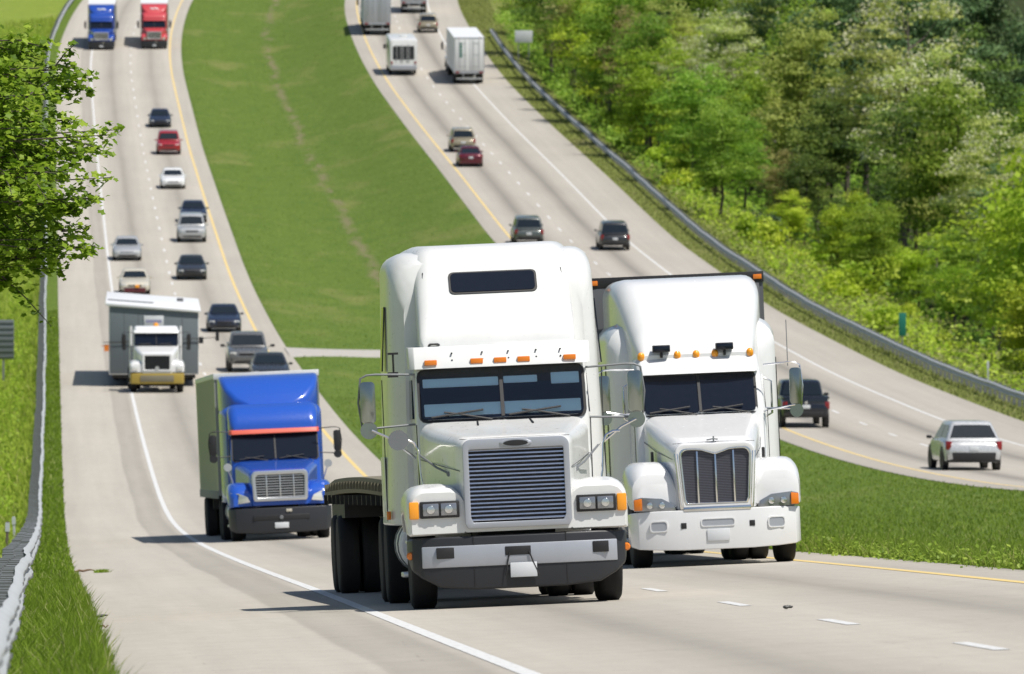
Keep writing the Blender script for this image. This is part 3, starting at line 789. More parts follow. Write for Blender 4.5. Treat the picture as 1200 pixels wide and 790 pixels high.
def extras_long(g, hood):
    for s in (-1, 1):
        seam(hood, [(s*.632, .11, 1.55), (s*.80, 1.0, 1.62), (s*.972, 2.0, 1.70)])
        seam(g, [(s*.895, 2.50, 3.02), (s*.85, 2.70, 3.40), (s*.80, 3.0, 3.86)], .006)
        seam(g, [(s*.99, 1.99, .95), (s*1.0, 1.99, 2.1)], .007)
        seam(g, [(s*1.285, 3.9, 1.0), (s*1.285, 3.9, 2.65)], .006)
        side_pane(g, 'sleeper_window', MAT['glass'], s, lambda z: 1.287*(1-.055*max(0, z-2.7)), [(3.75,2.75),(4.2,2.75),(4.2,3.5),(3.75,3.5)], .006)
        obox(g, 'baggage_door', MAT['white'], s*1.284, s*1.292, 4.0, 4.9, 1.05, 1.75, .004)
    seam(hood, [(-.62, .13, 1.906), (0, .13, 1.91), (.62, .13, 1.906)], .004)
    m = MB()
    for x in (-.30, .30): m.tube([(x, 1.98, 2.115), (x*1.05, 1.6, 2.07)], .012, 5)
    m.build('hood_hinge', MAT['grey_plastic'], g)
    # roof window on the raised roof cap
    q = obox(g, 'side_marker', MAT['orange'], -1.32, -1.27, 3.35, 3.45, 1.02, 1.12, .01)
    for s in (-1, 1):
        o = MB(); o.tube([(s*1.0, .85, 1.33), (s*1.03, .86, 1.5), (s*1.05, .9, 1.80), (s*1.09, .9, 1.89), (s*1.17, .9, 1.93), (s*1.25, .9, 1.93)], .014, 7); st = o.build('mirror_stalk', MAT['chrome'], g)
        if s < 0:
            o = MB(); o.lathe([(0, .01), (0, .115), (.03, .115), (.07, .08), (.09, .02)], (s*1.27, .86, 1.93), (0, 1, 0), 20); o.build('hood_mirror', MAT['galv_dark'], st)
        o = MB(); o.tube([(s*1.04, 1.5, 1.78), (s*.84, 1.0, 1.60), (s*.72, .72, 1.53)], .013, 6); o.lathe([(-.03, .03), (.03, .03)], (s*.71, .7, 1.525), (s, -.6, 0), 10); o.build('hood_latch', MAT['galv_dark'], g)
        o = MB(); o.tube([(s*1.02, 2.05, 1.72), (s*1.35, 1.96, 1.98), (s*1.52, 1.92, 2.06)], .014, 6); o.build('mirror_brace', MAT['chrome'], g)
        o = MB(); o.lathe([(0, .04), (.06, .045), (.08, .03)], (s*1.22, .33, .62), (0, -1, 0), 12); k = o.build('side_lamp', MAT['orange'], g)
    o = MB(); o.tube([(-1.22, 2.3, 2.70), (-1.22, 2.3, 2.93)], .013, 6); o.box(-1.28, -1.16, 2.28, 2.32, 2.92, 2.945); o.box(-1.29, -1.17, 2.26, 2.34, 2.66, 2.72); o.build('aerial', MAT['black'], g)
    o = MB(); o.tube([(-.84, 2.42, 2.98), (-.78, 2.34, 3.02), (-.70, 2.34, 3.02), (-.64, 2.42, 2.99)], .014, 6); o.build('roof_handle', MAT['black'], g)
    o = MB(); r_ = random.Random(4)
    for x in (-.55, -.2, .1, .42, .7): o.box(x-.008, x+.008, 2.15, 2.3, 2.90, 2.915); o.box(x-.008, x+.008, 2.13, 2.3, 2.82, 2.835)
    o.build('rivet', MAT['grey_plastic'], g)
    o = MB(); o.lathe([(0,.02),(0,.03),(.14,.03),(.14,.01)], (.02, .5, .2), (0,0,-1), 8)
P1 = dict(paint='white', taper=.055, hood=[(.05,.60,1.88,.09),(.10,.625,1.905,.10),(.45,.68,1.945,.12),(1.0,.78,1.995,.15),(1.6,.90,2.06,.17),(2.0,.965,2.12,.16)], hood_z0=.86,
          cab_hw=1.0, ws_z0=2.15, ws_z1=2.70, ws_rake=.24, ws_hw=.93, see_through=True, visor=(2.735, 2.99, .985, 'white', .16), markers=(-.80,-.27,0,.27,.80),
          shells=[('sleeper', 'white', [(3.0,1.08,.95,3.74,.35),(3.12,1.19,.95,3.97,.34),(3.35,1.26,.95,4.08,.28),(3.8,1.285,.95,4.12,.22),(5.1,1.285,.95,4.12,.2)]),
                  ('roof_cap', 'white', [(2.36,.86,2.95,3.02,.03),(2.42,.90,2.95,3.16,.10),(2.66,.90,2.95,3.47,.18),(2.98,.90,2.95,3.87,.22),(3.10,.90,2.95,3.99,.24),(3.22,.91,2.95,4.10,.25),(3.5,.93,2.95,4.18,.25),(4.2,.99,2.95,4.20,.2),(5.0,1.03,2.95,4.19,.2)])],
          fender=[(.05,.86,1.32,.60,1.20,.16),(.10,.84,1.37,.60,1.235,.2),(.35,.86,1.415,.62,1.25,.22),(.55,.98,1.42,.64,1.25,.22),(1.0,1.10,1.40,.66,1.25,.2),(1.45,1.06,1.36,.72,1.25,.16),(1.75,.88,1.28,.8,1.22,.1)],
          lamps=lamps_square, bumper=bumper_long, grille=grille_louvred, len=7.9, fa=1.08, drive=(5.9, 7.25), mirror=(1.54,.12,2.14,2.62,'dark_chrome'), tank='trailer_white', extras=[extras_long], arm='galv_dark')

def flatbed(M):
    g = empty('flatbed_trailer', M); L = 14.6
    m = MB(); rings = []
    for k in range(17):
        y = L*k/16; c = .05*math.sin(math.pi*k/16) - .08*sstep(.8, 1, k/16)
        rings.append([(-1.22, y, 1.28+c), (1.22, y, 1.28+c), (1.22, y, 1.48+c), (-1.22, y, 1.48+c)])
    m.loft(rings); dk_ = m.build('deck', MAT['deck'], g, bevel=.012)
    m = MB()
    for s in (-1, 1):
        m.box(s*.45-.06, s*.45+.06, 1.2, L-.3, .95, 1.32)
    for k in range(14): m.box(-1.26, 1.26, .6+k*1.03, .68+k*1.03, 1.18, 1.30)
    m.build('frame', MAT['chassis'], g)
    for s in (-1, 1):
        for k in range(20): obox(dk_, 'stake_pocket', MAT['deck'], s*1.22, s*1.255, .5+k*.7, .58+k*.7, 1.33+.05*math.sin(math.pi*(k*.7+.5)/14.6), 1.43+.05*math.sin(math.pi*(k*.7+.5)/14.6), 0)
    for s in (-1, 1):
        m = MB(); m.box(s*.55-.06, s*.55+.06, 2.6, 2.75, .35, 1.3); m.box(s*.55-.14, s*.55+.14, 2.55, 2.8, .32, .36); m.build('landing_leg', MAT['chassis'], g)
    for y in (10.9, 12.2):
        both(lambda s: wheel(g, s*.98, y, .52, .27, True))
        m = MB(); m.lathe_x([(-1.1, .07), (1.1, .07)], y, .52, 12); m.build('axle', MAT['chassis'], g)
    m = MB(); m.box(-1.2, 1.2, 10.0, 13.2, 1.0, 1.285); m.box(-.6, .6, 10.2, 13.2, .7, 1.0); m.box(-.6, .6, 13.9, 14.1, .45, .55); m.build('bogie', MAT['chassis'], g)
    return g

# ------------------------------------------------------------------ 2: white tractor with the shield grille
def bumper_white(g):
    xs = [(-1.25,.50,.36,.76),(-1.23,.30,.30,.775),(-1.15,.15,.27,.785),(-.9,.05,.25,.79),(-.5,.0,.235,.79),(.5,.0,.235,.79),(.9,.05,.25,.79),(1.15,.15,.27,.785),(1.23,.30,.30,.775),(1.25,.50,.36,.76)]
    b = bumper_loft(g, 'bumper', 'white2', xs, .3, .05)
    for s in (-1, 1):
        m = MB(); o_ = rring(-.13, .13, .50, .655, .04, .04, 2); i_ = rring(-.115, .115, .515, .64, .035, .035, 2)
        m.frame_xz(o_, i_, -.012, .05); k = m.build('fog_lamp_recess', MAT['white2'], b); k.location = (s*.86, .045, 0); k.rotation_euler = (0, 0, s*R(11))
        m = MB(); m.box(-.118, .118, -.004, .02, .512, .642); q = m.build('fog_lamp', MAT['silver_panel'], k)
        obox(b, 'tow_opening', MAT['black'], s*.50-.04, s*.50+.04, -.006, .05, .535, .615, .004)
    m = MB(); m.frame_xz(rring(-.25, .25, .55, .665, .03, .03, 2), rring(-.235, .235, .562, .652, .03, .03, 2), -.012, .03); k = m.build('centre_recess', MAT['white2'], b)
    obox(b, 'recess_panel', MAT['silver_panel'], -.237, .237, -.004, .02, .56, .655, 0)
    obox(b, 'licence_plate', MAT['plate'], -.165, .165, -.02, -.006, .35, .515, .006)
def grille_shield(g):
    o = arch(.60, .80, 1.71, .16, dip=.0); i = arch(.53, .87, 1.63, .10, dip=.07)
    # taper towards the foot
    tp = lambda pts, k: [(x*(1 - k*(1.71-z)), z) for x, z in pts]
    m = MB(); m.frame_xz(tp(o, .13), tp(i, .14), .0, .16); f = m.build('grille_surround', MAT['white2'], g, bevel=.02, seg=3)
    m = MB(); m.frame_xz(tp([(x*1.012, z) for x, z in arch(.535, .865, 1.64, .10, dip=.07)], .14), tp([(x*.955, z*1.0+.012*(1 if z < 1 else -1)) for x, z in i], .14), -.006, .05); m.build('chrome_rim', MAT['chrome'], f, bevel=.004)
    m = MB(); m.add([(x, .03, z) for x, z in tp(i, .14)], [tuple(range(len(i)))]); m.build('grille_screen', MAT['grille_mesh'], f)
    for x in (-.265, 0, .265):
        obox(f, 'grille_bar', MAT['chrome'], x-.013, x+.013, .0, .03, .87, 1.60 - (.05 if x == 0 else .0), .004)
    obox(f, 'grille_foot', MAT['chrome'], -.50, .50, -.012, .12, .765, .835, .02)
    for s in (-1, 1):
        m = MB(); m.loft([[(s*(.545-.13*.6*(1.6-z)), -.004, z), (s*(.60-.13*.6*(1.6-z)), .01, z), (s*(.60-.13*.6*(1.6-z)), .08, z), (s*(.545-.13*.6*(1.6-z)), .08, z)] for z in (.80, 1.1, 1.4, 1.58)]); m.build('chrome_flank', MAT['chrome'], f, bevel=.006)
    m = MB(); m.tube([(-.1, .15, 1.75), (0, .12, 1.765), (.06, .15, 1.755)], .011, 6); m.tube([(0, .14, 1.70), (0, .14, 1.80)], .012, 6); m.build('hood_ornament', MAT['galv_dark'], f)
def lamps_swept(g, f, s):
    m = MB(); pts = [(.60, .80), (.63, .88), (.80, .965), (1.10, .99), (1.20, .97), (1.20, .80), (.72, .785)]
    ys = lambda x: .06 + max(0, x-1.0)*.30
    n = len(pts); m.add([(s*x, ys(x)-.012, z) for x, z in pts] + [(s*x, ys(x)+.12, z) for x, z in pts], [tuple(range(n)), tuple(range(n, 2*n))[::-1]] + [(i, n+i, n+(i+1) % n, (i+1) % n) for i in range(n)])
    h = m.build('headlight', MAT['lens'], f, bevel=.01)
    for xc in (.80, .98):
        m = MB(); m.lathe([(0, .01), (0, .045), (.006, .04), (.008, .02)], (s*xc, ys(xc)-.012, .875), (0, -1, 0), 14); m.build('reflector', MAT['chrome'], h)
    m = MB(); m.add([(s*x, ys(x)-.02, z) for x, z in ((1.09, .81), (1.09, .975), (1.205, .96), (1.205, .81))] + [(s*x, ys(x)+.1, z) for x, z in ((1.09, .81), (1.09, .975), (1.205, .96), (1.205, .81))],
                    [(0,1,2,3),(7,6,5,4),(0,4,5,1),(1,5,6,2),(2,6,7,3),(3,7,4,0)]); m.build('turn_signal', MAT['orange'], h, bevel=.008)
def extras_two(g, hood):
    seam(hood, [(-.60, .17, 1.715), (0, .17, 1.728), (.60, .17, 1.715)], .004)
    for s in (-1, 1):
        seam(hood, [(s*.61, .2, 1.5), (s*.77, 1.1, 1.62), (s*.865, 2.02, 1.76)])
        seam(g, [(s*.99, 2.04, 1.0), (s*.99, 2.04, 2.15)], .006)
    for x in (-.52, .42):
        m = MB(); m.box(x-.13, x+.13, 2.30, 2.42, 3.02, 3.12); m.box(x-.02, x+.02, 2.34, 2.4, 2.94, 3.02); o = m.build('roof_lamp', MAT['black'], g, bevel=.012)
        obox(o, 'lamp_lens', MAT['glass'], x-.115, x+.115, 2.29, 2.305, 3.035, 3.105, .004)
    m = MB(); m.tube([(1.33, 2.15, 2.75), (1.335, 2.17, 3.4)], .007, 5); m.build('aerial', MAT['galv_dark'], g)
    for s in (-1, 1):
        m = MB(); m.tube([(s*.93, 2.1, 2.1), (s*1.0, 2.05, 2.14), (s*1.4, 2.0, 2.20)], .013, 6); m.build('mirror_brace', MAT['chrome'], g)
        m = MB(); m.tube([(s*1.0, 2.5, 2.05), (s*1.1, 2.48, 2.1), (s*1.1, 2.48, 2.55), (s*1.0, 2.5, 2.6)], .018, 6); m.build('grab_handle', MAT['chrome'], g)
        obox(g, 'hood_vent', MAT['black'], s*.80, s*.84, 1.15, 1.25, 1.45, 1.62, .01)
        m = MB(); m.loft([[(s*(1.275), 3.4+.02, z), (s*1.285, 3.4+.02, z), (s*1.285, 3.46, z), (s*1.275, 3.46, z)] for z in (1.0, 2.9)]); m.build('trim_strip', MAT['black'], g)
        m = MB(); m.loft([[(s*(1.275), 4.2, z), (s*1.285, 4.2, z), (s*1.285, 4.25, z), (s*1.275, 4.25, z)] for z in (1.0, 2.9)]); m.build('trim_strip', MAT['black'], g)
P2 = dict(paint='white2', hood=[(.10,.57,1.69,.14),(.16,.60,1.72,.16),(.5,.66,1.80,.18),(1.1,.75,1.92,.20),(1.7,.82,2.05,.20),(2.05,.86,2.12,.18)], hood_z0=.8,
          cab_hw=.98, ws_z0=2.14, ws_z1=2.68, ws_rake=.28, ws_hw=.82, visor=(2.70, 2.93, .84, 'white2', .22), markers=(-.82,-.28,0,.28,.80), marker_style='dome',
          shells=[('sleeper', 'white2', [(2.95,1.00,1.0,3.05,.2),(3.05,1.14,1.0,3.26,.26),(3.2,1.25,1.0,3.42,.32),(3.5,1.275,1.0,3.48,.3),(5.2,1.275,1.0,3.48,.3)]),
                  ('roof_fairing', 'white2', [(2.40,.80,2.85,2.98,.05),(2.52,.86,2.85,3.14,.2),(2.75,.92,2.85,3.42,.3),(3.05,.99,2.9,3.74,.34),(3.35,1.05,2.9,3.95,.32),(3.65,1.09,2.9,4.05,.28),(4.1,1.12,2.9,4.10,.24),(5.2,1.14,3.0,4.10,.24)])],
          fender=[(.12,.84,1.18,.58,1.16,.14),(.16,.82,1.30,.58,1.22,.22),(.32,.83,1.42,.58,1.255,.30),(.6,.95,1.475,.60,1.27,.32),(1.05,1.12,1.48,.62,1.27,.30),(1.5,1.05,1.42,.72,1.26,.26),(1.9,.85,1.25,.8,1.22,.14)],
          lamps=lamps_swept, bumper=bumper_white, grille=grille_shield, len=7.6, fa=1.05, drive=(5.7, 7.0), mirror=(1.42,-.05,2.2,2.72,'dark_chrome'), extras=[extras_two])

# ------------------------------------------------------------------ 3: blue tractor (also the two small ones on the hill)
def bumper_dark(mat):
    def fn(g):
        xs = [(-1.25,.55,.36,.80),(-1.22,.30,.28,.80),(-1.1,.12,.22,.80),(-.6,.0,.19,.80),(.6,.0,.19,.80),(1.1,.12,.22,.80),(1.22,.30,.28,.80),(1.25,.55,.36,.80)]
        b = bumper_loft(g, 'bumper', mat, xs, .3, .04)
        obox(b, 'air_intake', MAT['black'], -.68, .68, -.008, .05, .50, .63, .01)
        obox(b, 'licence_plate', MAT['plate'], -.17, .17, -.022, -.008, .30, .44, .006)
        obox(b, 'tow_plate', MAT['beige'], .12, .26, -.02, -.004, .69, .76, .006)
        m = MB(); m.lathe([(0,.01),(0,.05),(.03,.04)], (0, -.01, .56), (0,-1,0), 10); m.build('tow_hook', MAT['galv_dark'], b)
    return fn
def grille_wide(g):
    o = arch(.69, .96, 1.70, .12); i = arch(.60, 1.05, 1.60, .08)
    tp = lambda pts, k: [(x*(1 - k*(1.7-z)), z) for x, z in pts]
    m = MB(); m.frame_xz(tp(o, .06), tp(i, .06), -.02, .15); f = m.build('grille_surround', MAT['steel'], g, bevel=.02)
    obox(f, 'grille_back', MAT['black'], -.60, .60, .06, .08, 1.04, 1.61, 0)
    m = MB()
    for k in range(9): z = 1.07 + .5*k/8; m.box(-.585, .585, .02, .05, z-.010, z+.010)
    m.build('louvres', MAT['steel'], f)
    for x in (-.33, .0, .33): obox(f, 'grille_bar', MAT['steel'], x-.015, x+.015, .0, .03, 1.05, 1.60, .004)
def lamps_teardrop(g, f, s):
    m = MB(); pts = [(.74, .95), (.80, 1.08), (1.0, 1.17), (1.19, 1.20), (1.22, 1.02), (1.05, .92)]
    ys = lambda x: .04 + max(0, x-.9)*.9
    n = len(pts); m.add([(s*x, ys(x)-.015, z) for x, z in pts] + [(s*x, ys(x)+.15, z) for x, z in pts], [tuple(range(n)), tuple(range(n, 2*n))[::-1]] + [(i, n+i, n+(i+1) % n, (i+1) % n) for i in range(n)])
    h = m.build('headlight', MAT['lens_clear'], f, bevel=.012)
def extras_three(col):
    def fn(g, hood):
        for s in (-1, 1):
            m = MB(); m.lathe([(0,.01),(0,.10),(.04,.095),(.08,.03)], (s*1.22, .75, 1.82), (0,1,0), 14); m.tube([(s*1.22,.8,1.8),(s*1.12,.9,1.5),(s*1.1,.95,1.4)], .016, 6); m.build('hood_mirror', MAT['steel'], g)
    return fn
def P3f(paint, stripe, fairing=None):
    return dict(paint=paint, hood=[(.08,.67,1.62,.14),(.14,.70,1.66,.16),(.5,.76,1.74,.18),(1.2,.90,1.87,.20),(1.8,1.02,1.95,.18)], hood_z0=.86,
          cab_hw=1.1, ws_z0=1.97, ws_z1=2.60, ws_rake=.34, ws_hw=1.03, visor=(2.61, 2.72, 1.04, stripe, .07), markers=(), marker_style='dome',
          shells=[('roof_cap', paint, [(2.12,.98,2.6,2.80,.1),(2.2,1.05,2.6,2.98,.2),(2.4,1.09,2.6,3.2,.22),(2.75,1.11,2.6,3.34,.2),(3.4,1.13,2.6,3.36,.2)]),
                  ('sleeper', paint, [(2.9,1.14,.95,3.2,.2),(3.1,1.22,.95,3.3,.2),(5.0,1.24,.95,3.32,.2)]),
                  ('roof_fairing', paint, [(3.02,.55,3.2,3.34,.06),(3.2,.90,3.2,3.52,.12),(3.5,1.12,3.2,3.78,.12),(3.9,1.2,3.2,3.98,.12),(4.3,1.23,3.2,4.06,.1),(5.0,1.24,3.2,4.08,.1)])],
          fender=[(.16,.86,1.14,.62,1.14,.18),(.22,.84,1.24,.62,1.2,.26),(.4,.84,1.36,.64,1.25,.30),(.65,.96,1.43,.66,1.27,.30),(1.1,1.10,1.44,.7,1.27,.28),(1.5,1.04,1.38,.78,1.26,.24),(1.9,.85,1.25,.85,1.22,.12)],
          lamps=lamps_teardrop, bumper=bumper_dark('grey_plastic'), grille=grille_wide, len=7.5, fa=1.1, drive=(5.5, 6.8), mirror=(1.52,-.05,2.12,2.62,'black'), extras=[extras_three(paint)], arm='black')

# ------------------------------------------------------------------ 4: day cab that pulls the house section
def bumper_yellow(g):
    xs = [(x, y, .42, .90) for x, y in ((-1.22,.25),(-1.15,.06),(-.6,.0),(.6,.0),(1.15,.06),(1.22,.25))]
    b = bumper_loft(g, 'bumper', 'yellow', xs, .25, .03)
    obox(b, 'bumper_banner', MAT['deck'], -.75, .75, -.02, 0, .52, .80, .01)
def grille_block(g):
    m = MB(); m.frame_xz(arch(.66, .98, 1.78, .06), arch(.56, 1.06, 1.68, .03), -.02, .12); f = m.build('grille_surround', MAT['white2'], g, bevel=.012)
    obox(f, 'grille_back', MAT['black'], -.57, .57, .04, .06, 1.05, 1.69, 0)
    m = MB()
    for k in range(7): z = 1.1 + .55*k/6; m.box(-.56, .56, .0, .035, z-.012, z+.012)
    m.build('louvres', MAT['grey_plastic'], f)
    m = MB(); m.lathe([(0,.01),(0,.1),(.03,.09)], (0,-.01,1.12), (0,-1,0), 12); m.build('badge', MAT['steel'], f)
def lamps_plain(g, f, s):
    obox(f, 'headlight', MAT['lens_clear'], s*.86, s*1.14, .01, .1, 1.02, 1.22, .03)
def extras_day(g, hood):
    m = MB(); m.lathe([(0,.01),(0,.12),(.10,.11),(.15,.05)], (0, 2.5, 2.93), (0,0,1), 14); m.build('beacon', MAT['amber'], g)
    for s in (-1, 1):
        m = MB(); m.lathe([(0,.01),(0,.07),(1.7,.07),(1.7,.01)], (s*1.12, 3.45, 1.2), (0,0,1), 12); m.build('exhaust_stack', MAT['white2'], g)
P4 = dict(paint='white2', hood=[(.06,.66,1.74,.1),(.12,.70,1.78,.12),(.6,.80,1.86,.16),(1.2,.92,1.98,.18),(1.7,.98,2.06,.18)], hood_z0=.9,
          cab_hw=1.02, ws_z0=2.10, ws_z1=2.62, ws_rake=.2, ws_hw=.95, visor=(2.64, 2.76, .98, 'white2', .1), markers=(), marker_style='dome',
          shells=[('cab_roof', 'white2', [(1.95,.92,2.6,2.78,.1),(2.1,.98,2.6,2.90,.14),(2.5,1.0,2.6,2.95,.14),(3.1,1.0,2.6,2.9,.1)])],
          fender=[(.06,.95,1.28,.64,1.16,.12),(.14,.95,1.40,.64,1.22,.2),(.6,1.0,1.46,.66,1.24,.24),(1.1,1.12,1.46,.68,1.24,.22),(1.6,1.0,1.38,.78,1.22,.16)],
          lamps=lamps_plain, bumper=bumper_yellow, grille=grille_block, len=6.2, fa=1.05, drive=(4.6,), mirror=(1.45,0,2.05,2.6,'black'), extras=[extras_day], arm='black')

# ------------------------------------------------------------------ trailers
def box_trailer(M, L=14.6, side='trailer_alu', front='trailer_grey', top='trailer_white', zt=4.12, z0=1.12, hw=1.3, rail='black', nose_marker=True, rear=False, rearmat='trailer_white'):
    g = empty('box_trailer', M)
    m = MB(); m.box(-hw, hw, .0, L, z0, zt)
    for s in (-1, 1):
        for k in range(1, int(L/.62)): m.box(s*(hw+.003)-.006, s*(hw+.003)+.006, k*.62-.02, k*.62+.02, z0+.13, zt-.11)
    m.build('box_body', MAT[side], g)
    m = MB(); m.box(-hw+.06, hw-.06, -.025, .0, z0+.05, zt-.14); m.build('front_wall', MAT[front], g, bevel=.008)
    m = MB(); m.box(-hw-.012, hw+.012, -.03, .05, zt-.14, zt+.012); m.box(-hw-.014, -hw+.03, .05, L, zt-.10, zt+.014); m.box(hw-.03, hw+.014, .05, L, zt-.10, zt+.014); m.build('top_rail', MAT[rail], g, bevel=.006)
    obox(g, 'roof', MAT[top], -hw+.03, hw-.03, .05, L-.02, zt, zt+.012, 0)
    m = MB()
    for s in (-1, 1): m.box(s*(hw+.004)-.012, s*(hw+.004)+.012, .03, L-.02, z0-.08, z0+.12)
    m.build('lower_rail', MAT['galv_dark' if side == 'trailer_alu' else side], g, bevel=.006)
    if nose_marker:
        for s in (-1, 1): obox(g, 'marker_light', MAT['orange'], s*(hw-.15), s*(hw-.02), -.05, -.028, zt-.10, zt-.03, .006)
    m = MB(); m.box(-1.1, 1.1, L-4.2, L-.9, .72, 1.06); m.box(-.5, .5, .6, L-.3, .98, z0); m.build('bogie', MAT['chassis'], g, bevel=.01)
    for y in (L-3.4, L-2.1):
        both(lambda s: wheel(g, s*.98, y, .52, .27, True))
    for s in (-1, 1):
        m = MB(); m.box(s*.55-.06, s*.55+.06, 2.6, 2.75, .35, z0); m.box(s*.55-.14, s*.55+.14, 2.55, 2.8, .32, .36); m.build('landing_leg', MAT['chassis'], g)
    m = MB(); m.box(-1.12, 1.12, L-.12, L-.02, .48, .60); m.box(-.55, -.47, L-.1, L-.02, .58, z0); m.box(.47, .55, L-.1, L-.02, .58, z0); m.build('rear_guard', MAT['galv'], g, bevel=.008)
    if rear:
        for s in (-1, 1):
            d = obox(g, 'rear_door', MAT[rearmat], s*.012, s*(hw-.07), L-.002, L+.035, z0+.12, zt-.12, .012)
            m = MB()
            for x in (.35, .85): m.tube([(s*x, L+.06, z0+.16), (s*x, L+.06, zt-.16)], .018, 6)
            for z in (z0+.5, (z0+zt)/2, zt-.5): m.box(min(s*.3, s*.9), max(s*.3, s*.9), L+.03, L+.05, z-.02, z+.02)
            m.build('lock_rod', MAT['galv'], d)
            if rear == 'lettered' and s > 0:
                # worn green block lettering, too small to be read in the photograph
                m = MB()
                for k in range(5): z = zt-.55-k*.27; m.box(.62, .84, L+.04, L+.046, z-.10, z+.10); 
                m.build('green_marking', MAT['green_sign'], d)
        m = MB(); o = rring(-hw, hw, z0-.12, zt+.01, .03, .03, 2); i = rring(-hw+.07, hw-.07, z0+.12, zt-.12, .02, .02, 2)
        m.frame_xz(o, i, L-.01, L+.03); m.build('rear_frame', MAT['silver_panel'], g)
        for s in (-1, 1):
            obox(g, 'tail_light', MAT['red_lens'], s*.85, s*1.2, L+.03, L+.05, z0-.08, z0+.06, .01)
            obox(g, 'marker_light', MAT['red_lens'], s*.85, s*.98, L+.03, L+.045, zt-.08, zt-.03, .004)
            m = MB(); m.box(s*.95-.3, s*.95+.3, L-1.2, L-1.17, .25, z0); m.build('mud_flap', MAT['black'], g)
    return g

def house_section(M):
    g = empty('manufactured_home_section', M); L = 17
    m = MB()
    pts = [(-2.05, .55), (2.05, .55), (2.05, 3.42), (-2.05, 3.72)]
    m.loft([[(x, y, z) for x, z in pts] for y in (0, L)]); m.build('wall', MAT['trailer_white'], g, bevel=.02)
    m = MB(); pts = [(-2.0, .6), (2.03, .6), (2.03, 3.36), (-2.0, 3.66)]; m.loft([[(x, y, z) for x, z in pts] for y in (-.05, -.004)]); s_ = m.build('plastic_sheet', MAT['grey_sheet'], g, bevel=.01)
    m = MB()
    for x in (-1.35, -.7, 1.3): m.box(x-.012, x+.012, -.056, -.05, .62, 3.4)
    m.box(-2.0, 2.02, -.056, -.05, 2.02, 2.045); m.build('sheet_batten', MAT['trailer_grey'], s_)
    m = MB(); pts = [(-2.2, 3.72), (2.15, 3.40), (2.15, 3.50), (-2.2, 3.84)]; m.loft([[(x, y, z) for x, z in pts] for y in (-.15, L+.1)]); r_ = m.build('roof', MAT['trailer_white'], g, bevel=.01)
    m = MB(); m.box(1.1, 1.4, 10.5, 10.9, 3.5, 3.72); m.build('roof_vent', MAT['trailer_grey'], r_, bevel=.01)
    m = MB(); m.loft([[(x, y, 3.62 - (x+2.0)*.0755 + dz) for y, dz in ((4, .20), (4.35, .20), (4.35, .235), (4, .235))] for x in (-2.1, -.0)])
    m.v = [(x, y, z+.02) for x, y, z in m.v]; m.build('roof_strap', MAT['trailer_grey'], r_)
    m = MB(); m.box(-.45, .45, -.085, -.058, 2.75, 3.25); q = m.build('banner', MAT['plate'], g, bevel=.01)
    m = MB(); m.box(-.36, .36, -.09, -.087, 2.93, 3.06); m.build('banner_text_bar', paint('banner_violet', (.30,.30,.45), .6), q)
    for s, z in ((-1, 1.85), (1, 2.2)):
        m = MB(); m.tube([(s*2.05, -.02, z), (s*2.4, -.06, z+.02)], .02, 6); m.box(s*2.16-.10, s*2.16+.10, -.09, -.07, z-.22, z+.08); m.build('warning_flag', MAT['orange' if s < 0 else 'grey_plastic'], g)
    m = MB(); m.tube([(-2.3, -.12, 2.03), (2.9, -.12, 2.25)], .018, 6); m.build('strap', MAT['black'], g)
    obox(g, 'width_marker', MAT['black'], 2.82, 2.98, -.2, -.05, 2.1, 2.5, .02)
    m = MB(); m.box(-1.9, 1.9, .2, L, .38, .56); m.box(-.1, .1, -2.6, .2, .75, .95); m.build('frame', MAT['chassis'], g)
    for y in (7.5, 8.4, 9.3, 10.2): both(lambda s: wheel(g, s*1.75, y, .38, .22))
    return g

